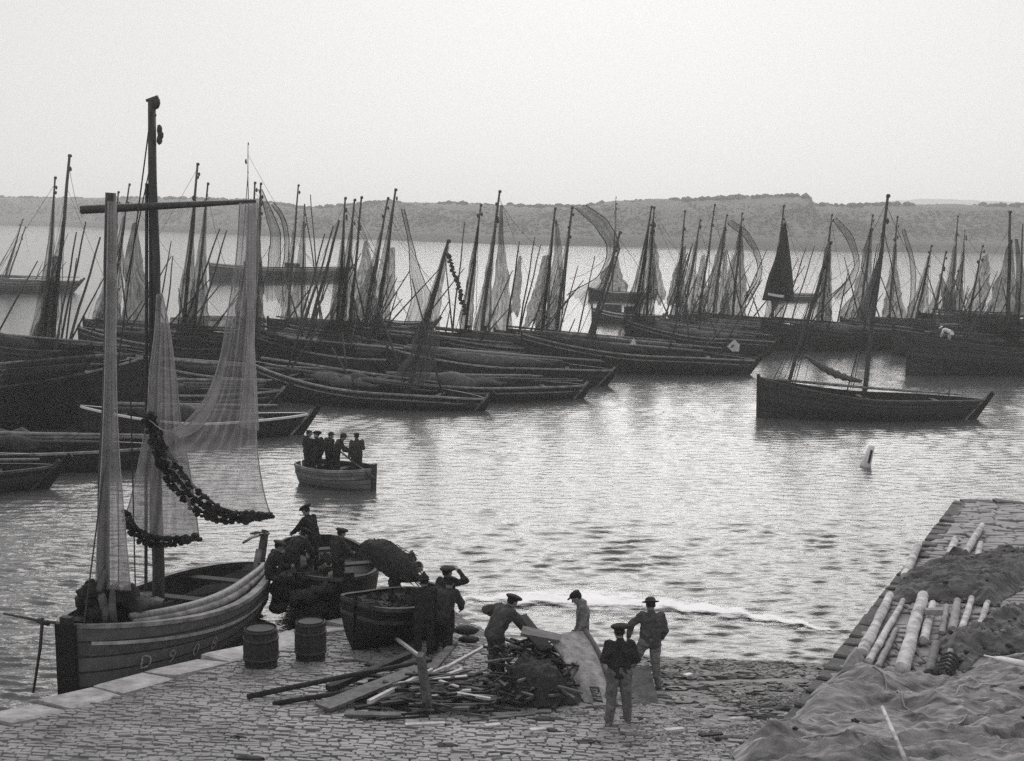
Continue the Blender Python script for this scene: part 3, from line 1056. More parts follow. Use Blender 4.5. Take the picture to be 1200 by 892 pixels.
F('q', (1063, 440), (1300, 434), (2.6, 1.7, 1.3), [(1180, 1184, 248, .15), (1122, 1152, 288, .08)], 'big dark boat at the right edge draped with a tent of nets from its mast', tone=1, spars=[(1192, 1199, 262, .08)], rail=M_darkrail)

# the boat lying alone in the open water on the right
def lone_boat():
    i = fleet_boat('r', (888, 489), (1131, 491), (1.95, 1.05, .95), [(1010, 1041, 229, .13), (914, 974, 284, .10)], 'dark two masted boat lying alone in the open water at the right', tone=1, rail=M_darkrail, lay=1, furl=0, extra=0)
    root, M, H = i['root'], i['M'], i['H']
    base, top, Y = i['masts'][0]
    # furled sail on its boom, slanting up to the left of the mainmast
    mb = MB()
    a, e = PD(1010, 447, Y), PD(944, 417, Y)
    n = 16
    pts = [a.lerp(e, k / n) + Vector((0, 0, -.22 * math.sin(math.pi * k / n))) for k in range(n + 1)]
    mb.tube(pts, [.06 + .12 * math.sin(math.pi * (k + .5) / (n + 1)) * (1 + .3 * math.sin(k * 2.9)) for k in range(n + 1)], 8)
    mb.build('furled_sail', M_sail, root, M=M)
    mb = MB(); stay(mb, e, base.lerp(top, .62), .012); stay(mb, PD(975, 433, Y), base.lerp(top, .5), .01)
    mb.build('halyard', M_rope, root, M=M)
    mb = MB(); p = H.pt(.86, 0, 1)
    mb.tube([(p[0], .2, p[2] - .2), (p[0], .2, p[2] + .55)], .035, 6)
    mb.build('post', M_mast, root)
lone_boat()

# far hulks beyond the fleet
def hulk(key, b, s, fb, label, masts=(), cabin=True):
    i = fleet_boat(key, b, s, fb, masts, label, tone=1, rail=M_white, lay=0, furl=0, extra=0)
    if cabin:
        H = i['H']
        for q, w in ((.32, 1.6), (.62, 1.1)):
            x = H.pt(q, 0, 1)[0]
            mb = MB(); mb.box((x, 0, H.sheer(q) + .25), (w, H.half(q) * 1.1, .9))
            mb.build('cabin', M_hull, i['root'], smooth=False, uv=np.zeros((8, 2)) + .3)
    return i
hulk('v1', (246, 331), (397, 329), (2.6, 1.8, 1.9), 'long low hulk with a white strake lying far behind the nets left of the middle')
hulk('v2', (690, 352), (748, 353), (1.5, 1.0, 1.0), 'small far boat with one thin flagpole mast behind the gap right of the middle', [(717, 722, 231, .07)], False)
hulk('v3', (694, 378), (766, 381), (1.4, .9, .9), 'dark covered boat in the gap of bright water right of the middle')
hulk('v4', (905, 353), (952, 353), (1.3, .9, .9), 'small far boat just right below the black sail', (), False)
hulk('v5', (440, 386), (500, 386), (1.0, .6, .7), 'small low far boat in the bright gap beneath the tallest middle mast', (), False)
# ------------------------------------------------------------------ hanging nets
N_pale = net_mat('pale_net_mesh', .30, .74, .14, (30, 9))
N_gauze = net_mat('gauzy_net_mesh', .32, .56, .18, (34, 14))
N_dark = net_mat('dark_net_mesh', .018, .84, .36, (12, 5), trans=.12)
N_mid = net_mat('grey_net_mesh', .03, .76, .40, (10, 5), trans=.15)
N_thin = net_mat('thin_net_mesh', .022, .58, .44, (10, 5), trans=.15)
N_arc = net_mat('stranded_net_mesh', .025, .34, .46, (13, .8), trans=.1)
N_fleet = net_mat('pale_fleet_mesh', .10, .66, .36, (12, 5), trans=.25)
M_darksail = mat('dark_tanned_sail', .02, .045, scale=3, bump=.4)
M_fairsail = mat('faded_sail', .12, .22, scale=3, bump=.4)

M_edge = mat('pale_edge_rope', .22, .45)
def resample(pts, n):
    pts = np.asarray(pts, float)
    if len(pts) == 2:
        f = np.linspace(0, 1, n)[:, None]
        return pts[0] * (1 - f) + pts[1] * f
    t = np.concatenate([[0], np.cumsum(np.linalg.norm(np.diff(pts, axis=0), axis=1))])
    t /= t[-1]
    q = np.linspace(0, 1, n)
    out = np.zeros((n, pts.shape[1]))
    P_ = np.vstack([2 * pts[0] - pts[1], pts, 2 * pts[-1] - pts[-2]])
    for i, u in enumerate(q):
        k = min(np.searchsorted(t, u, side='right') - 1, len(pts) - 2)
        f = (u - t[k]) / max(1e-9, t[k + 1] - t[k])
        a, b, c, d = P_[k], P_[k + 1], P_[k + 2], P_[k + 3]
        out[i] = .5 * (2 * b + (c - a) * f + (2 * a - 5 * b + 4 * c - d) * f * f + (3 * b - a - 3 * c + d) * f ** 3)
    return out

def net_sheet(rows, Y, mtl, label, name='fishing_net', cat='fishing net', group='nets hung up to dry', nu=26, nv=34, fold=.22, nf=5, seed=0, cork=None):
    R_ = np.array([resample(r, nu) for r in rows])          # rows x nu x 2
    C = np.stack([resample(R_[:, j], nv) for j in range(nu)], 1)
    if group:      # fleet nets hang unevenly: ragged sides and foot, bunched in places
        rj = np.random.default_rng(seed + 100)
        w_ = np.abs(C[:, -1, 0] - C[:, 0, 0])[:, None]
        vv = np.linspace(0, 1, nv)[:, None]; uu = np.linspace(0, 1, nu)[None, :]
        s1 = fbm(vv * 5 + seed, uu * 0 + 1.5, 3, seed) - .5; s2 = fbm(vv * 5 + seed, uu * 0 + 7.5, 3, seed + 1) - .5
        C[:, :, 0] += w_ * .55 * (s1 * (1 - uu) + s2 * uu) * np.clip(vv * 4, 0, 1)
        C[:, :, 1] += (fbm(uu * 5 + seed, vv * 0 + 3.1, 3, seed + 2) - .5) * 26 * vv ** 3
    V = np.zeros((nv, nu, 3)); UV = np.zeros((nv, nu, 2))
    for i in range(nv):
        v = i / (nv - 1)
        wid = abs(C[i, -1, 0] - C[i, 0, 0]) * Y / FPX
        for j in range(nu):
            u = j / (nu - 1)
            dy = fold * min(1, wid / .8) * (math.sin(2 * math.pi * nf * u + 2.2 * math.sin(3 * v + seed) + seed) * .6 + .9 * (float(fbm(u * 4 + seed, v * 3, 3, seed)) - .5))
            dy += .35 * wid * math.sin(math.pi * u) * .5
            p = PD(C[i, j, 0], C[i, j, 1], Y + dy)
            V[i, j] = p
            UV[i, j] = (u + seed * .37, v * 2)
    mb = MB(); mb.grid(V)
    o = mb.build(name, mtl, uv=UV.reshape(-1, 2))
    tag(o, label, cat, group)
    if mtl is N_arc:      # the ropes it hangs by: along both edges, and a line back to the mast
        mb = MB()
        for e_ in (V[:, 0], V[:, -1]):
            mb.tube([tuple(q) for q in e_], .028, 4)
        stay(mb, V[nv // 2, 0], V[0, 0] + np.array([-.25, 0, -4.5]), .014, .25)
        mb.build('edge_rope', M_rope, o)
    if not group and name == 'fishing_net':
        mb = MB()
        for e_ in (V[:, 0], V[:, -1]):
            mb.tube([tuple(q) for q in e_], .012, 4)
        mb.build('edge_rope', M_edge, o)
    if cork:
        r = random.Random(seed)
        for band in range(cork[1]):
            mb = MB()
            E = resample(V[-1], cork[0])
            E = E + np.array([[.09, -.03, .14]]) * band * np.sin(np.pi * np.linspace(0.12, 1, cork[0]))[:, None] ** .8
            for p in E:
                s = r.uniform(.7, 1.25)
                mb.blob((p[0] + r.uniform(-.04, .04), p[1] - .05 - r.uniform(0, .1), p[2] + r.uniform(-.05, .05)), (.062 * s, .075 * s, .042 * s), 6, 4, .2, r)
            mb.tube([tuple(p) for p in E], .025, 5)
            tag(mb.build('cork_line', M_cork, o, smooth=False))
    return o
def mY(key, i=0, d=-.3):
    return BOATS[key]['masts'][i][2] + d

NS = net_sheet
NS([[(62, 300), (68, 300)], [(56, 340), (66, 342)], [(38, 396), (60, 400)]], mY('e'), N_dark, 'dark net gathered against the foot of the tall thick mast at the far left', seed=1)
NS([[(155, 262), (160, 260)], [(148, 300), (167, 300)], [(140, 350), (178, 350)], [(128, 400), (192, 400)], [(130, 450), (196, 450)]], mY('g2'), N_dark, 'wide dark net between the thick front pole and the tallest mast', seed=2, nf=7)
NS([[(303, 222), (307, 222)], [(311, 250), (319, 250)], [(316, 280), (328, 275)], [(315, 310), (329, 310)], [(309, 352), (332, 350)]], mY('z1'), N_arc, 'net swept in a curve right of the two mast heads above the corked net', seed=3)
NS([[(318, 240), (321, 238)], [(328, 255), (332, 252)], [(333, 275), (338, 275)], [(333, 300), (338, 300)], [(329, 333), (337, 333)]], mY('z1', 1), N_arc, 'slim arched net outermost of the two curving from the twin mast heads', seed=4)
NS([[(200, 372), (262, 370), (332, 374)], [(195, 402), (260, 400), (336, 402)], [(190, 448), (262, 446), (342, 452)]], 70.5, N_dark, 'broad dark net spread over the boats behind the two hanging front nets', seed=5, nf=12, nu=50)
NS([[(427, 282), (430, 282)], [(420, 312), (437, 310)], [(412, 345), (445, 345)], [(405, 388), (452, 388)]], mY('k1', 2), N_mid, 'tent shaped grey net just right of the three near parallel masts', seed=6)
NS([[(456, 290), (463, 290)], [(446, 330), (462, 330)], [(437, 370), (458, 372)], [(424, 402), (455, 404)]], mY('k2'), N_mid, 'net hung close along the tallest mast of the middle group', seed=7)
NS([[(470, 245), (474, 245)], [(479, 285), (483, 282)], [(481, 320), (498, 328)], [(480, 350), (503, 350)], [(476, 388), (495, 388)]], mY('k2', 0, -.8), N_arc, 'thin net bellying out right of the tallest middle mast under a curved rope', seed=8)
NS([[(521, 290), (527, 288)], [(506, 335), (519, 335)], [(492, 380), (514, 382)], [(475, 420), (511, 422)], [(462, 446), (505, 446)]], mY('l1', 0, -.5), N_fleet, 'pale gauzy net fanning down from the thick raked mast in the front rank', seed=9)
NS([[(586, 240), (589, 240)], [(583, 290), (592, 290)], [(578, 340), (597, 340)], [(572, 390), (601, 392)], [(566, 410), (606, 410)]], mY('k3'), N_mid, 'narrow topped net hanging just right of the two bare tall masts', seed=10)
NS([[(608, 300), (611, 300)], [(602, 330), (611, 332)], [(596, 372), (608, 372)]], mY('k4'), N_dark, 'small dark net on the short spar between two larger hanging nets', seed=11)
NS([[(636, 300), (646, 298)], [(625, 340), (642, 340)], [(612, 382), (638, 386)]], mY('k4'), N_dark, 'dark slanting net just left of the pale net between the twin masts', seed=12)
NS([[(651, 262), (654, 262)], [(648, 300), (660, 300)], [(643, 340), (660, 340)], [(640, 375), (654, 377)], [(633, 412), (653, 414)]], mY('k4', 1, -.7), N_fleet, 'pale net hanging straight down between the twin masts at the middle', seed=13)
NS([[(674, 244), (686, 240)], [(694, 264), (710, 258)], [(710, 290), (725, 286)], [(700, 325), (714, 330)], [(664, 352), (700, 360)]], mY('k4', 1), N_arc, 'net blown out to the right in a wide loop from the right twin mast', seed=14)
NS([[(721, 300), (724, 300)], [(705, 325), (730, 325)], [(697, 350), (738, 352)]], mY('v2'), N_dark, 'dark net draped at the foot of the thin flagpole mast far behind', seed=15)
NS([[(767, 285), (769, 285)], [(763, 320), (775, 320)], [(758, 354), (782, 354)]], mY('n', 1), N_mid, 'grey net hanging on the boat with the white pennant board', seed=16)
NS([[(800, 290), (804, 288)], [(790, 322), (803, 320)], [(779, 364), (800, 364)]], mY('n2'), N_dark, 'dark net leftmost in the thicket of three masts right of the middle', seed=17)
NS([[(822, 300), (826, 298)], [(812, 340), (828, 340)], [(800, 376), (827, 378)]], mY('n2', 1), N_mid, 'grey net at the centre of the thicket of three masts', seed=18)
NS([[(848, 295), (852, 292)], [(843, 330), (854, 330)], [(837, 380), (859, 382)]], mY('n3'), N_mid, 'grey net hanging straight on the mast beside the outward curving net', seed=19)
NS([[(852, 262), (857, 258)], [(871, 278), (877, 272)], [(885, 300), (891, 297)], [(887, 325), (892, 325)], [(872, 350), (878, 352)]], mY('n3', 0, -.6), N_arc, 'narrow net bowed out to the right in a half circle from its mast', seed=20)
NS([[(976, 258), (980, 255)], [(991, 280), (998, 276)], [(1001, 305), (1007, 305)], [(994, 325), (1003, 328)], [(974, 347), (990, 352)]], mY('p', 1), N_arc, 'net arching to the right from the mast beside the lone boat', seed=22)
NS([[(966, 290), (974, 288)], [(961, 330), (975, 330)], [(956, 378), (973, 380)]], mY('p', 1, -.6), N_mid, 'grey net hung straight along the mast behind the lone boat', seed=23)
NS([[(1057, 270), (1060, 268)], [(1067, 310), (1072, 308)], [(1067, 345), (1072, 345)], [(1061, 377), (1066, 379)]], mY('p2', 1), N_arc, 'thin bowed net just right of the lone boat mast', seed=25)
NS([[(1100, 322), (1103, 320)], [(1103, 345), (1113, 345)], [(1106, 372), (1121, 372)]], mY('q3'), N_dark, 'small dark bundled net on the right back rank', seed=26)
NS([[(1180, 288), (1186, 286)], [(1170, 320), (1190, 320)], [(1158, 350), (1194, 352)], [(1146, 382), (1198, 384)], [(1138, 402), (1202, 402)]], mY('q'), N_mid, 'large tent of nets spread down from the mast at the right edge', seed=27, nf=8)
NS([[(1189, 280), (1193, 280)], [(1192, 320), (1200, 320)], [(1190, 378), (1206, 378)]], mY('q', 0, .4), N_dark, 'dark net hanging at the very right edge behind the tent of nets', seed=28)
NS([[(1152, 300), (1158, 298)], [(1140, 335), (1160, 335)], [(1125, 374), (1151, 376)]], mY('q', 1), N_thin, 'thin veil of net on the short raked mast near the right edge', seed=29)
NS([[(1070, 384), (1130, 380), (1210, 378)], [(1066, 400), (1130, 398), (1212, 396)], [(1064, 424), (1130, 420), (1212, 416)]], BOATS['q']['c'].y - 1.5, N_dark, 'heavy dark net laid over the side of the big boat at the right edge', seed=30, nf=12, nu=50)
NS([[(8, 428), (60, 414), (108, 402)], [(4, 455), (60, 446), (112, 440)], [(0, 500), (60, 498), (114, 496)]], BOATS['d']['c'].y - 2.0, N_dark, 'black net laid over the side of the high bowed boat at the left edge', seed=33, nf=10, nu=50)
NS([[(345, 398), (420, 404), (500, 412)], [(340, 420), (420, 424), (505, 432)], [(330, 440), (420, 446), (500, 450)]], BOATS['k1']['c'].y - 1.6, N_dark, 'dark net spread low over decks beneath the three near parallel masts', seed=34, nf=14, nu=60)
NS([[(505, 395), (600, 400), (690, 402)], [(500, 415), (600, 422), (700, 424)], [(510, 436), (600, 440), (690, 442)]], BOATS['k4']['c'].y - 2.4, N_dark, 'dark net spread low over the decks beneath the twin masts', seed=35, nf=14, nu=60)
NS([[(760, 382), (820, 384), (880, 388)], [(758, 396), (820, 399), (884, 402)], [(765, 408), (820, 410), (880, 411)]], BOATS['n2']['c'].y - 2.0, N_dark, 'dark net spread low over the decks beneath the thicket of masts', seed=36, nf=12, nu=50)
PHR = dict(e='the tall thick mast at far left', g='the mast with the small slanting yard', g2='the plain masts beside the thick front pole', z1='the twin mast heads above the corked net', z2='the mast with the crossed yard', k1='the three near parallel masts', k2='the tallest middle mast', k3='the two bare masts by the cork string', k4='the twin masts at the middle', n='the mast above the white pennant board', n2='the thicket of three masts', n3='the mast beside the half circle net', p='the mast with the black sail', p2='the mast with the faded sail', q2='the two short masts at the right', q3='the flag thin mast at the right')
for k, (key, ph, im) in enumerate([(a_, b_, 0) for a_, b_ in PHR.items()] + [(a_, b_, 1) for a_, b_ in PHR.items() if len(BOATS[a_]['masts']) > 1]):
    rr_ = random.Random(k * 5 + 2)
    base, top, Y = BOATS[key]['masts'][im]
    (bx, by), (tx, ty) = proj(base), proj(top)
    by -= 14; f0 = rr_.uniform(.10, .34)
    lx, rx = rr_.uniform(8, 26), rr_.uniform(4, 22)
    rows = []
    for f in (f0, f0 + (1 - f0) * .35, f0 + (1 - f0) * .7, 1.0):
        q = ((f - f0) / (1 - f0)) ** 1.3
        x, y = tx + (bx - tx) * f, ty + (by - ty) * f
        rows.append([(x - 1.5 - lx * q, y + 6 * q), (x + 1.5 + rx * q, y)])
    NS(rows, Y + rr_.uniform(-.5, .4), (N_thin, N_mid, N_thin, N_dark)[k % 4], ('slimmer second veil of net beside ' if im else 'sheer veil of net let down from ') + ph, seed=60 + k, nf=6)
# sails
NS([[(918, 262), (921, 260)], [(909, 300), (926, 298)], [(900, 325), (929, 325)], [(893, 352), (931, 354)]], mY('p'), M_darksail, 'black trapezoid sail with a white slit hoisted above the back rank', 'sail', 'sail', None, fold=.12, nf=3, seed=31)
sl = NS([[(900, 343), (910, 345), (919, 346)], [(900, 346), (910, 348), (918, 349)]], mY('p', 0, -.75), M_white, None, 'reef_patch', None, None, nu=8, nv=4, fold=.02)  # added white strip standing for the slit in the sail
sl.parent = bpy.data.objects['sail']
NS([[(1029, 302), (1032, 300)], [(1017, 335), (1030, 335)], [(1004, 368), (1026, 370)], [(999, 382), (1024, 382)]], mY('p2'), M_fairsail, 'faded grey triangular sail close left of the lone boat mainmast', 'sail', 'sail', None, fold=.12, nf=3, seed=32)
# cork string beside the two bare masts
def cork_string():
    r = random.Random(8)
    Y = mY('k3', 1)
    mb = MB()
    pts = resample([(526, 298), (531, 318), (537, 335), (541, 352), (546, 368)], 34)
    for p in pts:
        q = PD(p[0], p[1], Y)
        mb.blob(q + Vector((r.uniform(-.12, .12), 0, 0)), (.14, .12, .10), 6, 4, .25, r)
    mb.tube([PD(p[0], p[1], Y) for p in pts], .02, 4)
    tag(mb.build('cork_string', M_cork, smooth=False), 'string of dark corks slanting down beside the two bare masts', 'cork string')
cork_string()
# white boards
def boards():
    i = BOATS['n']
    mb = MB(); Y = i['s'].y - 1.7
    V = [PD(852, 406, Y), PD(861, 398, Y), PD(867, 404, Y), PD(866, 412, Y), PD(858, 412, Y)]
    mb.add([tuple(p) for p in V] + [tuple(p + Vector((0, .06, 0))) for p in V], [(4, 3, 2, 1, 0), (5, 6, 7, 8, 9)] + [(k, (k + 1) % 5, 5 + (k + 1) % 5, 5 + k) for k in range(5)])
    o = mb.build('pennant_board', M_white, i['root'], smooth=False, M=i['M'])
    mb = MB(); mb.tube([PD(857, 407, Y - .03), PD(860, 404, Y - .03)], .05, 6); mb.build('mark', M_cork, o, M=i['M'])
    i = BOATS['m']; Y = on_line(i['b'], i['s'], 742) - .9
    mb = MB()
    V = [PD(738, 404, Y), PD(743, 396, Y), PD(746, 404, Y)]
    mb.add([tuple(p) for p in V] + [tuple(p + Vector((0, .06, 0))) for p in V], [(2, 1, 0), (3, 4, 5), (0, 1, 4, 3), (1, 2, 5, 4), (2, 0, 3, 5)])
    mb.build('white_triangle', M_white, i['root'], smooth=False, M=i['M'])
boards()

# ------------------------------------------------------------------ the near boat at the slip
FB = {}
def front_boat():
    b, s = Vector((-8.02, 21.8, 0)), Vector((-6.2, 28.5, 0))
    c = (b + s) / 2; d = b - s
    root, M = thing('fishing_boat', 'near fishing boat moored at the slip with corked nets hanging from its yard', 'fishing boat', tuple(c), math.atan2(d.y, d.x))
    H = Hull(d.length, 2.85, (1.95, 1.25, 1.08), rake=.45, full=(.62, .5), waist=.7)
    hull_parts(root, H, M_frontwood, M_rail, M_deck, nu=34, ntt=10, thwarts=4, deck_drop=.62, rail_w=.13)
    FB.update(root=root, M=M, H=H)
    # added dark plate, stands for the far side of the bow in shade
    mb = MB()
    x0 = H.L / 2
    mb.slab((x0 + .02, -.02, -.4), (x0 + .07, -.02, 1.98), .40, .09, up=(1, 0, 0))
    mb.build('stem_plate', M_tar, root, smooth=False, uv=np.zeros((8, 2)) + .5)
    # white line under the rail
    mb = MB()
    for side in (1, -1):
        rows = []
        for k in range(41):
            q = .03 + .95 * k / 40
            span = H.sheer(q) - H.keel
            p0, p1 = Vector(H.pt(q, .30 / span, side)), Vector(H.pt(q, .37 / span, side))
            rows.append([(p0.x, p0.y + .03 * side, p0.z), (p1.x, p1.y + .03 * side, p1.z)])
        mb.grid(rows)
    mb.build('white_line', mat('worn_white_line', .16, .55, scale=3, detail=9), root, smooth=False)
    # registration on the side seen from the slip
    side = 1 if (M @ Vector((0, 1, 0))).x > (M @ Vector((0, -1, 0))).x else -1
    reg = None
    for ch, px in (('D', 171), ('9', 201), ('0', 229), ('8', 250)):
        best = min(np.linspace(.02, .98, 400), key=lambda q: abs(proj(M @ Vector(H.pt(q, .36, side)))[0] - px))
        t = .36
        p = Vector(H.pt(best, t, side)); px_ = Vector(H.pt(best + .01, t, side)); pz = Vector(H.pt(best, t - .02, side))
        ux = (px_ - p).normalized(); uz = (pz - p).normalized()
        n = ux.cross(uz).normalized()
        if n.y * side < 0: n = -n
        cu = bpy.data.curves.new('tmp', 'FONT'); cu.body = ch; cu.size = .40; cu.align_x = 'CENTER'; cu.align_y = 'CENTER'; cu.resolution_u = 3
        to = bpy.data.objects.new('tmp', cu); COL.objects.link(to)
        dg = bpy.context.evaluated_depsgraph_get(); dg.update()
        me = bpy.data.meshes.new_from_object(to.evaluated_get(dg))
        bpy.data.objects.remove(to)
        vv = [tuple(p + ux * v.co.x + uz * v.co.y + n * .012) for v in me.vertices]
        o = mesh_obj('registration_number', vv, [tuple(f.vertices) for f in me.polygons], mat('worn_white_lettering', .10, .60, scale=16, detail=8), root, False)
    # gear
    rud = None
    f = lambda z: -H.L / 2 - H.rake * z
    rudder(root, H, M_mast, M_rail, tall=.75, tiller=True)
    mb = MB(); e = Vector((f(1.75), 0, 1.75))
    mb.tube([e + Vector((.0, .18, .0)), e + Vector((.22, .2, .02)), e + Vector((.22, -.2, .02)), e + Vector((0, -.18, 0)), e + Vector((0, .18, 0))], .025, 6)
    mb.build('rudder_loop', M_iron, root)
    for j, (off, dz, r0) in enumerate(((.62, .16, .085), (.45, .05, .08))):
        mb = MB(); pts = []
        for k in range(17):
            q = .16 + .76 * k / 16
            p = H.pt(q, 0, side)
            pts.append((p[0], (H.half(q) - .12 - off * .55 * (1 - ((q - .5) / .5) ** 2)) * side, p[2] + dz - .04))
        mb.tube(pts, [r0 * (.7 + .5 * math.sin(math.pi * k / 16)) for k in range(17)], 8)
        mb.build('spar', M_mast2 if j == 0 else M_rail, root)
    # masts, yard, ropes
    def footed(px, z, q0):
        p = M @ Vector(H.pt(q0, 0, 1)); return p.y
    Ym, Yf = 25.0, 22.9
    def foot(px, Y, z):
        lo, hi = 300., 900.
        for _ in range(40):
            mid = (lo + hi) / 2
            if PD(px, mid, Y).z > z: lo = mid
            else: hi = mid
        return PD(px, lo, Y)
    base, top = foot(185, Ym, .45), PD(179, 117, Ym)
    mm = mast_part(root, M, base, top, .135, .078, truck=False)
    mb = MB()
    mb.tube([top + Vector((-.13, 0, -.02)), top + Vector((.11, 0, .04))], [.03, .06], 6); mb.blob(top + Vector((.06, 0, -.06)), (.09, .09, .12), 8, 6)
    mb.tube([PD(175, 135, Ym), PD(183, 135, Ym)], .03, 6)
    mb.build('mast_cap', M_mast, mm, M=M)
    mb = MB()
    for k, yy in enumerate((152, 158, 164)):
        mb.blob(PD(187 + (k % 2), yy, Ym - .05), (.06, .06, .10), 6, 5)
    mb.build('block', M_mast, mm, M=M)
    fm = mast_part(root, M, foot(118, Yf, .5), PD(131, 226, Yf), .125, .10, truck=False)
    mb = MB(); a, e = PD(95, 246, Ym - .35), PD(300, 236, Ym - .35)
    mb.tube([a, a.lerp(e, .3), a.lerp(e, .7), e], [.085, .08, .06, .04], 8)
    mb.build('yard', M_mast, root, M=M)
    mb = MB()
    stay(mb, PD(172, 215, Ym), PD(171, 690, Ym - .4), .035); stay(mb, PD(176, 200, Ym), PD(177, 640, Ym - .3), .03)
    stay(mb, PD(178, 240, Ym), PD(298, 238, Ym - .3), .012); stay(mb, PD(152, 420, Ym - 1), PD(159, 705, Ym - .6), .014)
    stay(mb, PD(138, 500, Yf), PD(139, 690, Yf), .012)
    stay(mb, top, M @ Vector(H.pt(.02, 0, 1)), .015); stay(mb, PD(180, 175, Ym), PD(148, 330, Ym + .5), .012)
    mb.build('rigging', M_rope, root, M=M)
    # bundled cloth around the foot of the foremast and inside the hull
    mb = MB(); r = random.Random(4)
    for k in range(26):
        mb.blob(PD(r.uniform(100, 160), r.uniform(690, 722), 23.0 + r.uniform(-.4, .9)), (r.uniform(.12, .3), r.uniform(.12, .3), r.uniform(.1, .22)), 8, 6, .25, r)
    tag(mb.build('net_heap', mat('black_net_heap', .005, .028, scale=12, bump=.8)), 'dark heap of nets round the foot of the front pole in the near boat', 'fishing net')
    mb = MB()
    pts = [PD(124, 668, 22.7), PD(116, 690, 22.65), PD(124, 715, 22.6), PD(122, 735, 22.6)]
    mb.tube(pts, [.03, .08, .10, .08], 8)
    mb.tube([PD(132, 690, 22.7), PD(131, 712, 22.6), PD(134, 730, 22.6)], [.05, .08, .07], 8)
    mb.build('furled_sail', M_sail, root, M=M)
    mb = MB()
    for k in range(9):
        mb.blob(PD(r.uniform(150, 180), r.uniform(700, 716), 24.4 + r.uniform(-.3, .5)), (r.uniform(.15, .32), .25, r.uniform(.1, .2)), 8, 6, .2, r)
    tag(mb.build('net_heap', M_sail), 'grey heap of nets lying amidships in the near boat before its mast', 'fishing net')
    # mooring spar and rope over the bow
    mb = MB(); mb.tube([PD(4, 719, 22.6), PD(45, 727, 22.4), PD(88, 733, 22.1)], [.02, .03, .03], 6)
    tag(mb.build('bow_spar', M_mast), 'thin spar pointing left over the bow of the near boat', 'spar')
    mb = MB(); mb.tube([PD(50, 724, 22.3), PD(47, 760, 22.2), PD(39, 812, 22.0)], [.035, .03, .022], 6)
    mb.tube([PD(44, 727, 22.3), PD(58, 731, 22.3)], .05, 6)
    tag(mb.build('mooring_pole', M_iron), 'thin upright pole standing in the water left of the near boat bow', 'pole')
    # nets
    NS([[(127, 236), (136, 236)], [(125, 330), (136, 330)], [(123, 430), (136, 430)], [(120, 520), (139, 520)], [(115, 610), (146, 610)], [(112, 690), (153, 692)]], Yf - .22, net_mat('hung_pale_net', .30, .72, .25, (10, .6)), 'pale net gathered along the thick front pole of the near boat', seed=41, fold=.08, nf=3, group=None)
    NS([[(281, 238), (290, 238), (302, 237)], [(277, 300), (290, 300), (303, 300)], [(268, 360), (285, 362), (299, 362)], [(258, 420), (280, 425), (297, 430)], [(243, 462), (272, 475), (299, 490)], [(220, 492), (262, 520), (303, 540)], [(195, 505), (245, 560), (310, 580)], [(172, 490), (190, 545), (222, 588), (262, 610), (317, 603)]],
       Ym - 1.15, N_gauze, 'great gauzy net hung from the yard with dark corks along its curved foot', seed=42, fold=.3, nf=4, nu=60, nv=70, group=None, cork=(88, 3))
    NS([[(258, 420), (264, 418)], [(248, 460), (256, 462)], [(228, 492), (236, 500)], [(205, 505), (210, 514)]], Ym - 1.25, N_pale, 'gathered strand of net curving left from the great corked net', seed=45, fold=.08, nf=2, nu=8, nv=24, group=None)
    NS([[(290, 240), (300, 240)], [(289, 330), (299, 330)], [(291, 380), (297, 380)], [(287, 440), (300, 445)], [(280, 500), (303, 505)]], Ym - 1.35, N_pale, 'narrow second fold of net hanging inside the great corked net', seed=46, fold=.1, nf=3, nu=14, nv=40, group=None)
    NS([[(184, 345), (190, 343)], [(181, 390), (199, 388)], [(175, 440), (206, 440)], [(172, 490), (212, 495)], [(163, 540), (190, 545), (222, 550)], [(153, 585), (185, 600), (229, 595)], [(147, 603), (158, 626), (178, 636), (206, 636), (233, 628)]],
       Ym - .75, N_pale, 'pale net hanging at the tall mast with a short dark corked foot', seed=43, fold=.2, nf=4, nu=40, nv=54, group=None, cork=(54, 2))
front_boat()

# ------------------------------------------------------------------ small craft
def small_boat(label, bow, stern, B, fb, mh, rail, z=None, name='rowing_boat', rake=.3, full=(.6, .4), th=3, keel=-.25, drop=.35, tilt=0.0):
    b, s = Vector(bow), Vector(stern)
    c = (b + s) / 2; d = b - s
    root, M = thing(name, label, 'boat', tuple(c), math.atan2(d.y, d.x))
    if tilt or abs(d.z) > .01:
        pit = -math.atan2(d.z, math.hypot(d.x, d.y))
        root.rotation_euler = (tilt, pit, math.atan2(d.y, d.x))
        M = Matrix.Translation(c) @ root.rotation_euler.to_matrix().to_4x4()
    H = Hull(d.length, B, fb, rake=rake, keel=keel, full=full)
    hull_parts(root, H, mh, rail, M_deck, nu=22, ntt=7, thwarts=th, deck_drop=drop, rail_w=.06)
    return root, M, H
SK = P(391, 570)
sk = small_boat('small grey skiff full of standing men on the open water', (SK.x + 1.45, SK.y - .55, 0), (SK.x - 1.2, SK.y + .75, 0), 1.75, (.78, .68, .72), M_skiff, M_rail, full=(.5, .22), rake=.1)
f2 = small_boat('black boat at the slip behind the two barrels with men in it', (-3.55, 26.6, 0), (-5.1, 31.0, 0), 2.3, (1.45, 1.2, 1.15), M_pitch, M_darkrail, full=(.5, .3))
g3b = G(412, 768); g3a = g3b + Vector((1.35, 1.75, 0)); g3a.z = slope_z(g3a.x, g3a.y)
f3 = small_boat('black tarred boat drawn up on the slip right of the two barrels', (g3a.x, g3a.y, g3a.z + .22), (g3b.x, g3b.y + .3, g3b.z + .22), 1.5, (.80, .70, .74), M_pitch, M_darkrail, full=(.42, .16), keel=-.24, rake=.05, drop=.22, th=2)

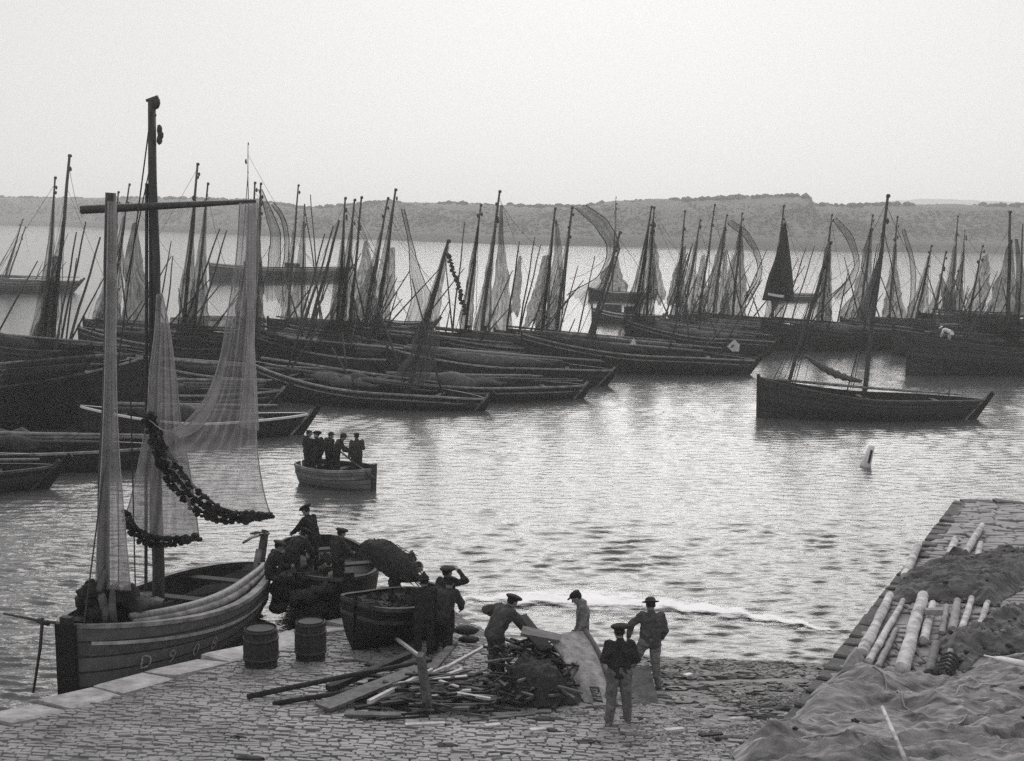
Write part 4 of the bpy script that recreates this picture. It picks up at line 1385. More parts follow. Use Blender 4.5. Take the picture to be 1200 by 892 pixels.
def barrel(px, py, h, r, label):
    g = G(px, py)
    root, M = thing('barrel', label, 'barrel', tuple(g))
    mb = MB(); rows = []
    prof = [(0, .86), (.04, .88), (.25, .97), (.5, 1.0), (.75, .97), (.96, .88), (1.0, .86)]
    for z, k in prof:
        rows.append([(r * k * math.cos(a) * (1 if i % 2 else .985), r * k * math.sin(a) * (1 if i % 2 else .985), z * h) for i, a in enumerate(np.linspace(0, 2 * math.pi, 37)[:-1])])
    mb.grid(rows, close=True)
    mb.build('staves', mat('barrel_staves', .012, .045, scale=7, stretch=(4, 4, .5), bump=.6), root, smooth=False)
    mb = MB()
    rows = [[(r * k * math.cos(a), r * k * math.sin(a), z) for a in np.linspace(0, 2 * math.pi, 25)[:-1]] for k, z in ((.80, h - .035), (.01, h - .03))]
    mb.grid(rows, close=True)
    mb.build('lid', M_darkrail, root)
    for z in (.07, .27, .73, .93):
        k = np.interp(z, [p[0] for p in prof], [p[1] for p in prof]) * r
        mb = MB()
        mb.grid([[(kk * math.cos(a), kk * math.sin(a), z * h + dz) for a in np.linspace(0, 2 * math.pi, 33)[:-1]] for kk, dz in ((k - .01, -.028), (k + .012, -.026), (k + .012, .026), (k - .01, .028))], close=True)
        mb.build('hoop', M_iron, root)
barrel(306, 782, .78, .325, 'dark barrel nearer the near boat, left of the two on the slip')
barrel(364, 775, .82, .30, 'dark barrel standing against the black boat, right of the two on the slip')

# small spar buoy
def buoy():
    p = P(1014, 546)
    root, M = thing('spar_buoy', 'small white spar buoy with a dark stripe leaning in the open water', 'buoy', tuple(p))
    mb = MB(); mb.tube([(-.08, 0, -.3), (.0, 0, 0), (.22, 0, .80)], [.18, .22, .12], 8)
    o = mb.build('float', M_white, root)
    mb = MB(); mb.tube([(.07, -.19, .15), (.18, -.13, .66)], [.05, .05], 6)
    mb.build('stripe', M_cork, root)
buoy()
# ------------------------------------------------------------------ things on the beach and jetty
def J(px, py, dz=0.0):
    d = ray(px, py)
    a = (0.32 - 1.12) / (K1.y - K0.y)
    k = (1.12 - a * K0.y + dz - CAM_H) / (d.z - a * d.y)
    return CP + d * k

M_birch = mat('pale_peeled_log', .14, .68, rough=.85, scale=3.5, bump=.6, bscale=14, detail=9)
M_greylog = mat('grey_log', .16, .32, rough=.85, scale=5, bump=.5, bscale=18)
def log(a, b, wpx, label, mtl=None, lift=0.0):
    A, B_ = J(*a), J(*b)
    r = wpx / 2 * ((A.y + B_.y) / 2) / FPX
    mb = MB(); n = 8
    rr = random.Random(int(a[0] * 7 + b[1]))
    pts = [A.lerp(B_, i / n if 0 < i < n else (.004 if i == 0 else .996)) + Vector((rr.uniform(-.012, .012), 0, r + .06 + lift)) for i in range(n + 1)]
    pts = [A + Vector((0, 0, r + .06))] + pts + [B_ + Vector((0, 0, r + .06))]; n += 2
    mb.tube(pts, [r * rr.uniform(.88, 1.06) * (.82 + .24 * i / n) for i in range(n + 1)], 12)
    o = mb.build('log', mtl or M_birch)
    tag(o, label, 'log', 'logs laid across the stone jetty')
    return o
log((1043, 706), (1009, 777), 13, 'long pale log nearest the left edge of the jetty beside the shingle')
log((1058, 711), (1017, 784), 9, 'slim pale log second from the left edge of the jetty')
log((1050, 745), (1028, 790), 8, 'short slim log tucked between the slim pale log and the thickest log', M_greylog)
log((1081, 708), (1056, 797), 17, 'thickest pale log at the centre of the jetty')
log((1093, 715), (1082, 760), 11, 'half length log just right of the thickest log with a block across its top')
log((1109, 717), (1103, 750), 8, 'thin grey log between the blocked log and the dark net heap', M_greylog)
log((1122, 712), (1115, 747), 11, 'short grey log right of the thin grey one', M_greylog)
log((1138, 708), (1126, 748), 9, 'bright short log with a rounded tip under the rear net heap')
log((1157, 713), (1148, 741), 9, 'rightmost short log in the row under the rear net heap')
log((1076, 645), (1060, 685), 11, 'pale log lying on the very edge of the jetty behind the net heap')
log((1119, 639), (1112, 660), 10, 'stubby white log sticking out behind the rear net heap')
log((1151, 622), (1129, 658), 9, 'long white log farthest out on the jetty')
log((1149, 643), (1145, 660), 8, 'small white log end right of the farthest long log')
log((1096, 764), (1088, 800), 13, 'dark grey log below the front net heap', mat('dark_wet_log', .07, .15, scale=5, bump=.5))
log((1114, 770), (1105, 797), 11, 'stout log with dark bands just right of the dark grey log', M_greylog)
def blocky():
    mb = MB(); a = J(1095, 717, .34); mb.slab(a + Vector((-.2, 0, 0)), a + Vector((.16, .02, 0)), .16, .12)
    tag(mb.build('wood_block', M_greylog, smooth=False), 'small wood block lying across a half length log on the jetty', 'wood block')
    mb = MB(); a, b = J(1153, 768, .66), J(1215, 781, .66)
    mb.tube([a, a.lerp(b, .18), a.lerp(b, .3), b], [.025, .03, .10, .13], 8, flat=.35)
    tag(mb.build('paddle', M_white), 'white paddle lying on the dark nets at the right edge', 'paddle')
    mb = MB(); a = J(1034, 829, .80); b = J(1065, 900, .74)
    mb.tube([a, b], [.03, .035], 8)
    tag(mb.build('stick', M_birch), 'thin pale stick lying on the spread net in the lower right corner', 'stick')
    mb = MB(); r = random.Random(2)
    pts = []
    for k in range(41):
        a = J(1106 + k * .2, 792 - k * .55, .22)
        t = k / 40 * 2 * math.pi * 5
        pts.append(a + Vector((.16 * math.cos(t), 0, .14 * math.sin(t))))
    mb.tube(pts, .032, 6)
    tag(mb.build('rope_coil', M_rope), 'dark rope bands wound over the stout log on the jetty', 'rope')
blocky()

def inside_poly(X, Y, poly):
    ins = np.zeros(X.shape, bool)
    dist = np.full(X.shape, 1e9)
    n = len(poly)
    for i in range(n):
        x1, y1 = poly[i]; x2, y2 = poly[(i + 1) % n]
        c = ((y1 > Y) != (y2 > Y)) & (X < (x2 - x1) * (Y - y1) / (y2 - y1 + 1e-12) + x1)
        ins ^= c
        t = np.clip(((X - x1) * (x2 - x1) + (Y - y1) * (y2 - y1)) / ((x2 - x1) ** 2 + (y2 - y1) ** 2 + 1e-12), 0, 1)
        dist = np.minimum(dist, np.hypot(X - x1 - t * (x2 - x1), Y - y1 - t * (y2 - y1)))
    return ins, dist
def ridged(x, y, o=4, seed=0):
    r, a, t = 0, 1., 0
    for i in range(o):
        r = r + a * (1 - np.abs(2 * vnoise(x * 2 ** i, y * 2 ** i, seed + 31 * i) - 1)) ** 2
        t += a; a *= .55
    return r / t
def heap(poly_px, H, w, mtl, label, seed, cell=.03, fold=.3, name='fishing_net', ang=.3, cat='fishing net', fn=J, fs=1.0):
    poly = [(fn(*p).x, fn(*p).y) for p in poly_px]
    xs = [p[0] for p in poly]; ys = [p[1] for p in poly]
    gx = np.arange(min(xs), max(xs) + cell, cell); gy = np.arange(min(ys), max(ys) + cell, cell)
    X, Y = np.meshgrid(gx, gy)
    wob = .22 * (fbm(X / .5, Y / .5, 3, seed) - .5)
    ins, dist = inside_poly(X + wob, Y + wob, poly)
    e = np.clip(dist / w, 0, 1); e = np.where(ins, e * e * (3 - 2 * e) * .9 + .1 * np.clip(e * 6, 0, 1), 0)
    ca, sa = math.cos(ang), math.sin(ang)
    A, B_ = (X * ca + Y * sa) / fs, (-X * sa + Y * ca) / fs
    wx = 1.6 * fbm(A / 1.9, B_ / 1.9, 3, seed + 5)
    def crease(x, y, o, sd):
        r_, a_, t_ = 0, 1., 0
        for i in range(o):
            r_ = r_ + a_ * (1 - np.abs(2 * vnoise(x * 1.9 ** i, y * 1.9 ** i, sd + 31 * i) - 1)) ** 2.1
            t_ += a_; a_ *= .5
        return r_ / t_
    f = .70 * crease(A / 2.6 + wx * .6, B_ / .62 + wx * 1.6, 4, seed) + .38 * crease(A / 1.1 - B_ / 1.4 + 9, B_ / 1.0 + A / 2.0 + wx, 3, seed + 3)
    big = fbm(X / 1.3, Y / 1.0, 3, seed + 9)
    fine = crease(A / .55 + wx, B_ / .20 + wx * 2, 3, seed + 7) + .6 * crease(A / .22, B_ / .30, 2, seed + 8)
    Z = ground(X, Y) + .05 + e * (H * (.45 + .9 * big) + fold * (f - .18) + .06 * (fine - .5))
    idx = np.arange(X.size).reshape(X.shape)
    keep = ins[:-1, :-1] & ins[1:, :-1] & ins[1:, 1:] & ins[:-1, 1:]
    F_ = np.stack([idx[:-1, :-1], idx[:-1, 1:], idx[1:, 1:], idx[1:, :-1]], -1)[keep]
    used = np.unique(F_); rem = np.full(X.size, -1); rem[used] = np.arange(len(used))
    v = np.stack([X, Y, Z], -1).reshape(-1, 3)[used]
    o = mesh_obj(name, v, rem[F_], mtl)
    if label: tag(o, label, cat)
    return o
M_netheap = mat('heaped_net', .035, .44, rough=.95, scale=2.0, bump=.8, bscale=10, detail=10, stretch=(.8, 4.5, 1))  # colour streaks give pale threads and stand in for lit and shaded folds
M_netdark = mat('heaped_dark_net', .015, .20, rough=.95, scale=2.2, bump=.8, bscale=12, detail=10, stretch=(1, 3, 1))  # same fold light and shade put into the colour streaks, darker net
heap([(1040, 698), (1050, 682), (1066, 676), (1085, 668), (1106, 655), (1140, 660), (1215, 650), (1215, 685), (1178, 705), (1168, 714), (1130, 709), (1090, 707), (1060, 709), (1045, 707)], .18, .40, M_netdark, 'dark net heap lying across the jetty over the far ends of the logs', 3, fold=.42, ang=.1, fs=.6)
heap([(1088, 756), (1108, 747), (1135, 744), (1158, 722), (1215, 712), (1215, 768), (1150, 772), (1132, 794), (1112, 776)], .18, .38, M_netdark, 'twisted dark net heap thrown over the middle of the logs', 4, fold=.42, ang=.8, fs=.6)
heap([(850, 940), (862, 892), (888, 868), (922, 842), (955, 812), (985, 790), (1010, 782), (1040, 797), (1080, 802), (1120, 797), (1150, 782), (1215, 772), (1290, 780), (1290, 940)], .10, .45, M_netheap, 'vast grey fishing net spread in folds over the lower right corner', 6, fold=.58, ang=.22)
heap([(985, 786), (992, 772), (1008, 768), (1018, 780), (1006, 790)], .28, .22, M_greylog, 'rounded grey boulder at the corner of the jetty and shingle', 9, fold=.05, name='boulder', cat='boulder')

# ropes trailing over the spread net
def ropes():
    net = [o for o in bpy.data.objects if o.get('label', '').startswith('vast grey')][0]
    co = np.array([v.co[:] for v in net.data.vertices])
    def h_at(x, y):
        d = (co[:, 0] - x) ** 2 + (co[:, 1] - y) ** 2
        return float(co[np.argmin(d), 2])
    for k, (pts, lb) in enumerate(((((1010, 788), (1050, 815), (1075, 832)), 'pale rope crossing the top of the spread net by the dark grey log'), (((1090, 818), (1130, 806), (1180, 800)), 'rope lying along the upper fold of the spread net'), (((930, 872), (985, 862), (1030, 868)), 'rope along the lower left fold of the spread net'), (((1110, 850), (1150, 838), (1190, 842)), 'rope curling over the right of the spread net'))):
        q = resample(pts, 26)
        P3 = []
        for i, (a, b) in enumerate(q):
            g = J(a, b, .3); P3.append((g.x + .05 * math.sin(i * .9 + k), g.y, h_at(g.x, g.y) + .025))
        mb = MB(); mb.tube(P3, .018, 5)
        tag(mb.build('rope', M_edge), lb, 'rope')
ropes()
def strewn():
    r = random.Random(77)
    mb, mw = MB(), MB()
    for o in bpy.data.objects:
        l = o.get('label', '')
        if o.type == 'MESH' and (l.startswith('vast grey') or 'net heap lying across' in l or l.startswith('twisted dark net')):
            vv = o.data.vertices
            for _ in range(26 if l.startswith('vast') else 30):
                p = vv[r.randrange(len(vv))].co
                if p.y < 15.5: continue
                s = r.uniform(.025, .055)
                (mb if r.random() < .75 else mw).blob((p.x, p.y, p.z + .015), (s * 1.5, s, s * .7), 6, 4, .3, r)
    tag(mb.build('strewn_corks', M_cork, smooth=False), kind='stuff')
    tag(mw.build('strewn_chips', M_greylog, smooth=False), kind='stuff')
strewn()
# ---- the heap of timber
M_drift = mat('weathered_timber', .05, .16, scale=6, stretch=(1, 1, 1), bump=.5)
M_driftdark = mat('wet_black_timber', .008, .035, scale=6, bump=.5)
M_driftpale = mat('split_pale_timber', .34, .6, scale=8, bump=.4)
def plank(a, b, w, t, za, zb, mtl, label=None, group=None, name='plank', round_=False, taper=.8):
    A, B_ = G(*a) + Vector((0, 0, za)), G(*b) + Vector((0, 0, zb))
    mb = MB()
    if round_:
        mb.tube([A, A.lerp(B_, .5) + Vector((0, .02, .01)), B_], [w / 2, w / 2 * .95, w / 2 * taper], 8)
    else:
        mb.slab(A, B_, w, t, taper=taper)
    o = mb.build(name, mtl, smooth=round_)
    tag(o, label or 'broken piece of timber in the wood heap on the slip', 'timber', group)
    return o
plank((290, 822), (505, 800), .10, .1, .08, .42, M_driftdark, 'long black spar reaching farthest left from the wood heap', name='spar', round_=True)
plank((385, 812), (480, 792), .16, .1, .08, .40, M_driftdark, 'thick black beam above the long spar in the wood heap', name='beam')
plank((320, 829), (500, 812), .09, .1, .06, .22, M_driftdark, 'thin black spar just below the long one in the wood heap', name='spar', round_=True)
plank((378, 836), (492, 806), .36, .05, .10, .36, M_drift, 'broad grey board facing up at the left of the wood heap')
plank((432, 838), (506, 808), .07, .06, .22, .36, M_driftpale, 'bright pale lath lying on the broad grey board')
plank((404, 842), (470, 845), .16, .04, .08, .10, M_drift, 'grey board end at the lower left of the wood heap')
plank((520, 803), (570, 777), .07, .05, .30, .35, M_driftpale, 'brightest pale lath slanting up to the right in the wood heap')
plank((465, 766), (492, 790), .06, .05, .30, .34, M_driftpale, 'short pale stick leaning against the post of the wood heap', name='stick')
plank((505, 798), (528, 776), .20, .05, .22, .30, M_drift, 'splayed grey board below the two huddled men')
plank((503, 838), (492, 846), .13, .13, .02, 1.12, M_drift, 'upright weathered post standing in the wood heap', name='post')
plank((560, 800), (625, 822), .12, .06, .20, .1, M_drift, 'grey board sloping right from the wood heap to the wreck')
plank((545, 832), (566, 812), .14, .05, .1, .26, M_drift, 'short grey board leaning in the right of the wood heap')
plank((555, 815), (567, 842), .09, .06, .25, .06, M_drift, 'short dark board crossing the leaning one in the wood heap')
r_ = random.Random(12)
for k in range(170):
    cx, cy = r_.gauss(520, 42), r_.gauss(822, 13)
    if not (420 < cx < 625 and 788 < cy < 852): continue
    a = r_.uniform(-.5, .5); ln = r_.uniform(10, 44)
    top = max(0, 1 - ((cx - 515) / 75) ** 2) * max(0, 1 - ((cy - 818) / 28) ** 2) * .38
    dx, dy = math.cos(a) * ln, math.sin(a) * ln * .45
    plank((cx - dx, cy + dy), (cx + dx, cy - dy), r_.uniform(.025, .10), r_.uniform(.02, .05), top * r_.uniform(.2, 1) + .04, top * r_.uniform(.2, 1) + .04, r_.choice([M_drift, M_driftdark, M_driftdark, M_driftdark, M_driftdark, M_drift]) if k % 9 else M_driftpale, 'broken piece of timber in the wood heap on the slip', 'broken timber in the wood heap')

# ---- the wreck: a stove in boat side lying over a dark heap
M_wreck = mat('grey_wreck_boards', .12, .42, scale=6, bump=.7, bscale=20, detail=9)
def wreck():
    g = G(690, 800)
    root, M = thing('wrecked_boat', 'overturned wrecked boat with pale planked bottom and a square hole', 'boat', tuple(g))
    # planked bottom, curved over its length and its girth; lies on the shingle with its keel line up
    def W(px, py, z): 
        p = G(px, py); return Vector((p.x, p.y, p.z + z))
    C0 = [W(644, 806, .93), W(659, 812, .64), W(672, 818, .33), W(684, 824, .02)]     # left rim, from the top to the ground
    C1 = [W(664, 801, .97), W(680, 809, .68), W(693, 818, .36), W(703, 828, .02)]
    C2 = [W(684, 797, .94), W(700, 806, .66), W(712, 817, .34), W(722, 831, .02)]     # right rim
    top = [resample([tuple(p) for p in c], 26) for c in (C0, C1, C2)]
    S = np.stack([resample(np.array([top[0][i], top[1][i], top[2][i]]), 18) for i in range(26)])
    nrm = np.cross(np.gradient(S, axis=0), np.gradient(S, axis=1)); nrm /= np.linalg.norm(nrm, axis=2, keepdims=True) + 1e-9
    if nrm[..., 2].mean() < 0: nrm = -nrm
    keep = np.ones((25, 17), bool); keep[19:24, 6:11] = False            # the hole
    UV = np.stack(np.meshgrid(np.linspace(0, 1, 18), np.linspace(0, 1, 26)), -1)
    mb = MB()
    lo = S - nrm * .05
    n, m_ = 26, 18
    f = []
    for i in range(25):
        for j in range(17):
            if keep[i, j]:
                q = (i * m_ + j, i * m_ + j + 1, (i + 1) * m_ + j + 1, (i + 1) * m_ + j)
                f.append(q); f.append(tuple(k + n * m_ for k in q[::-1]))
                for (a, b, ii, jj) in ((q[0], q[1], i - 1, j), (q[1], q[2], i, j + 1), (q[2], q[3], i + 1, j), (q[3], q[0], i, j - 1)):
                    if not (0 <= ii < 25 and 0 <= jj < 17) or not keep[ii, jj]:
                        f.append((b, a, a + n * m_, b + n * m_))
    mb.add(np.concatenate([S.reshape(-1, 3), lo.reshape(-1, 3)]), f)
    uv = np.concatenate([UV.reshape(-1, 2)[:, ::-1]] * 2)
    mb.build('planking', M_wreck, root, smooth=False, M=M, uv=uv)
    # ribs showing inside along the near rim, keel along the far rim
    for i in (3, 8, 13, 18, 23):
        mb2 = MB(); pts = [Vector(lo[i, j]) - Vector(nrm[i, j]) * .03 for j in range(0, 18)]
        mb2.tube(pts, .03, 6); mb2.build('rib', M_driftdark, root, M=M)
    mb2 = MB(); mb2.tube([Vector(S[i, 17]) + Vector((0, 0, .02)) for i in range(26)], .05, 6); mb2.build('keel', M_drift, root, M=M)
    mb2 = MB()
    a = [W(738, 812, .42), W(760, 812, .50), W(772, 826, .02), W(744, 829, .02)]
    mb2.add([tuple(q) for q in a] + [tuple(q + Vector((.0, .06, .01))) for q in a], [(3, 2, 1, 0), (4, 5, 6, 7), (0, 1, 5, 4), (1, 2, 6, 5), (2, 3, 7, 6), (3, 0, 4, 7)])
    mb2.build('transom', M_drift, root, smooth=False, M=M)
wreck()
heap([(572, 820), (580, 803), (602, 788), (640, 782), (676, 796), (682, 828), (640, 833), (600, 829)], .42, .55, mat('rotten_dark_heap', .008, .045, scale=9, bump=1., bscale=40), 'dark heap of weed and net against the hollow side of the wreck', 14, fold=.35, ang=1.2, name='net_heap', fn=G, fs=.5)
for k in range(150):
    cx, cy = r_.uniform(578, 674), r_.uniform(790, 832)
    a = r_.uniform(-1.2, 1.2); ln = r_.uniform(6, 20)
    z = .60 * max(.05, 1 - abs(cy - 800) / 40)
    plank((cx - math.cos(a) * ln, cy + math.sin(a) * ln * .5), (cx + math.cos(a) * ln, cy - math.sin(a) * ln * .5), r_.uniform(.02, .07), .035, z + r_.uniform(-.1, .2), z + r_.uniform(-.1, .2), r_.choice([M_drift, M_driftdark, M_driftdark, M_driftdark]), 'broken stick caught in the dark heap beside the wreck', 'sticks in the dark heap')
plank((610, 803), (655, 806), .42, .05, 1.02, .92, M_drift, 'grey board along the top of the wreck left of its pale side')
# plank end the bending man holds
plank((606, 790), (640, 806), .34, .05, 1.12, .70, M_driftdark, 'dark board raised by the bending man at the wreck')

for px, py, s, lb in ((546, 741, .16, 'dark flat rock awash just right of the saluting man'), (549, 752, .13, 'smaller dark rock below the flat rock awash by the men')):
    g = G(px, py); mb = MB(); mb.blob(g + Vector((0, 0, .05)), (s * 1.7, s, s * .6), 10, 8, .12)
    tag(mb.build('rock', M_driftdark), lb, 'rock')
for px, py, ln, lb, mtl in ((790, 862, 22, 'pale splinter lying on the cobbles below the wreck', M_driftpale), (833, 868, 26, 'dark stick lying on the slip beyond the front man', M_driftdark), (630, 862, 18, 'pale chip lying on the cobbles left of the front man', M_driftpale), (577, 857, 18, 'flat pale scrap on the cobbles below the wood heap', M_driftpale), (806, 797, 8, 'white scrap by the shoe of the wide hatted man', M_white)):
    plank((px - ln / 2, py), (px + ln / 2, py - 2), .10, .03, .09, .09, mtl, lb, name='stick')
# ------------------------------------------------------------------ people: bodies grown as one skin from a distance field
class Field:
    def __init__(s, lo, hi, h):
        s.lo = np.array(lo, float); s.h = h
        s.n = np.maximum(4, np.ceil((np.array(hi) - s.lo) / h).astype(int) + 1)
        s.f = np.full(s.n, 1.0, np.float32)
    def block(s, a, b, m):
        i0 = np.clip(np.floor((np.minimum(a, b) - m - s.lo) / s.h).astype(int), 0, s.n - 1)
        i1 = np.clip(np.ceil((np.maximum(a, b) + m - s.lo) / s.h).astype(int) + 1, 1, s.n)
        sl = tuple(slice(i, j) for i, j in zip(i0, i1))
        ax = [s.lo[k] + s.h * np.arange(i0[k], i1[k]) for k in range(3)]
        return sl, np.meshgrid(*ax, indexing='ij', sparse=True)
    def put(s, sl, d, k):
        f = s.f[sl]
        hh = np.clip(.5 + .5 * (f - d) / k, 0, 1)
        s.f[sl] = f * (1 - hh) + d * hh - k * hh * (1 - hh)
    def cap(s, a, b, ra, rb, k=.03):
        a, b = np.array(a, float), np.array(b, float)
        m = max(ra, rb) + k + 2 * s.h
        sl, (X, Y, Z) = s.block(a, b, m)
        if 0 in s.f[sl].shape: return
        d = b - a; L2 = max(1e-9, d @ d)
        t = np.clip(((X - a[0]) * d[0] + (Y - a[1]) * d[1] + (Z - a[2]) * d[2]) / L2, 0, 1)
        q = np.sqrt((X - a[0] - t * d[0]) ** 2 + (Y - a[1] - t * d[1]) ** 2 + (Z - a[2] - t * d[2]) ** 2) - (ra + (rb - ra) * t)
        s.put(sl, q.astype(np.float32), k)
    def ell(s, c, r, k=.02, rot=None):
        c = np.array(c, float); r = np.array(r, float)
        m = r.max() + k + 2 * s.h
        sl, (X, Y, Z) = s.block(c, c, m)
        if 0 in s.f[sl].shape: return
        x, y, z = X - c[0], Y - c[1], Z - c[2]
        if rot is not None:
            x, y, z = (rot[0][0] * x + rot[0][1] * y + rot[0][2] * z, rot[1][0] * x + rot[1][1] * y + rot[1][2] * z, rot[2][0] * x + rot[2][1] * y + rot[2][2] * z)
        kk = np.sqrt((x / r[0]) ** 2 + (y / r[1]) ** 2 + (z / r[2]) ** 2)
        s.put(sl, ((kk - 1) * r.min()).astype(np.float32), k)
    def rough(s, amp, sc, seed=0):
        X, Y, Z = np.meshgrid(*[s.lo[k] + s.h * np.arange(s.n[k]) for k in range(3)], indexing='ij', sparse=True)
        w = np.sin(X * sc + 3 * np.sin(Z * sc * .55 + seed)) * np.sin(Z * sc * 1.25 + 2.1 * np.sin(X * sc * .6 + Y * sc * .8) + seed) + .5 * np.sin((X + Y) * sc * 2.1 + Z * sc * .9 + seed)
        s.f += (amp * w).astype(np.float32)
    def mesh(s):
        f = s.f; n = s.n
        ins = f < 0
        cnt = np.zeros(n - 1, np.int8)
        offs = [(i, j, k) for i in (0, 1) for j in (0, 1) for k in (0, 1)]
        for o in offs:
            cnt += ins[o[0]:n[0] - 1 + o[0], o[1]:n[1] - 1 + o[1], o[2]:n[2] - 1 + o[2]]
        act = (cnt > 0) & (cnt < 8)
        C = np.argwhere(act)
        idx = np.full(n - 1, -1, np.int64); idx[act] = np.arange(len(C))
        val = {o: f[C[:, 0] + o[0], C[:, 1] + o[1], C[:, 2] + o[2]] for o in offs}
        acc = np.zeros((len(C), 3)); num = np.zeros(len(C))
        for a in offs:
            for ax in range(3):
                if a[ax]: continue
                b = list(a); b[ax] = 1; b = tuple(b)
                va, vb = val[a], val[b]
                m = (va < 0) != (vb < 0)
                t = np.where(m, va / np.where(m, va - vb, 1), 0)
                p = np.tile(np.array(a, float), (len(C), 1)); p[:, ax] = t
                acc += p * m[:, None]; num += m
        v = s.lo + s.h * (C + acc / np.maximum(num, 1)[:, None])
        F = []
        for ax in range(3):
            u, w = [(1, 2), (2, 0), (0, 1)][ax]
            sl0 = [slice(None)] * 3; sl1 = [slice(None)] * 3
            sl0[ax] = slice(0, n[ax] - 1); sl1[ax] = slice(1, n[ax])
            a, b = ins[tuple(sl0)], ins[tuple(sl1)]
            E = np.argwhere(a != b)
            E = E[(E[:, u] > 0) & (E[:, w] > 0) & (E[:, u] < n[u] - 1) & (E[:, w] < n[w] - 1)]
            if not len(E): continue
            def cell(du, dw):
                q = E.copy(); q[:, u] -= du; q[:, w] -= dw
                return idx[q[:, 0], q[:, 1], q[:, 2]]
            q = np.stack([cell(1, 1), cell(0, 1), cell(0, 0), cell(1, 0)], -1)
            flip = ~a[E[:, 0], E[:, 1], E[:, 2]]
            q[flip] = q[flip][:, ::-1]
            F.append(q)
        F = np.concatenate(F)
        return v, F[(F >= 0).all(1)]

def V3(*a): return np.array(a, float)
STAND = dict(pel=V3(0, 0, .90), wai=V3(0, 0, 1.06), che=V3(0, .0, 1.24), nek=V3(0, -.01, 1.40), hed=V3(0, .03, 1.54), look=V3(0, 1, 0),
             sl=V3(-.18, 0, 1.355), sr=V3(.18, 0, 1.355), el=V3(-.24, -.03, 1.09), er=V3(.24, -.03, 1.09), wl=V3(-.24, .06, .85), wr=V3(.24, .06, .85),
             hl=V3(-.09, 0, .88), hr=V3(.09, 0, .88), kl=V3(-.11, .03, .48), kr=V3(.11, .03, .48), al=V3(-.12, -.01, .085), ar=V3(.12, -.01, .085))
def unit(v): return v / (np.linalg.norm(v) + 1e-9)
def hand(F, w, e, n, side, h):
    f = unit(w - e)
    n = unit(n - f * (n @ f)); s_ = np.cross(f, n)
    k = .008
    F.cap(w, w + f * .045, .028, .030, .02)
    for o in (-.022, 0, .022):
        F.cap(w + f * .03 + s_ * o, w + f * .085 + s_ * o * 1.2, .015, .014, .012)
    for i, (o, ln) in enumerate(((-.036, .066), (-.012, .080), (.012, .074), (.036, .056))):
        b = w + f * .085 + s_ * o
        m_ = b + f * ln * .55 + n * .012 + s_ * o * .12
        t = m_ + f * ln * .38 + n * .030 + s_ * o * .06
        F.cap(b, m_, .0098, .0092, k); F.cap(m_, t, .0092, .0078, k)
    b = w + f * .03 + s_ * .026 * side
    m_ = b + f * .035 + s_ * .034 * side + n * .012
    F.cap(b, m_, .0135, .0115, .012); F.cap(m_, m_ + f * .034 + n * .014, .0115, .009, k)

M_skin = mat('weathered_skin', .16, .26, rough=.6, scale=9)
CLOTH = {}
def cloth(v):
    k = round(v, 3)
    if k not in CLOTH:
        CLOTH[k] = mat('cloth_%d' % int(k * 1000), k * .5, k * 2.1, rough=.95, scale=9, bump=.8, bscale=45, detail=8)  # wide tone range puts creases and highlights into the cloth colour
    return CLOTH[k]
M_clog = mat('wooden_clogs', .05, .12, scale=10)

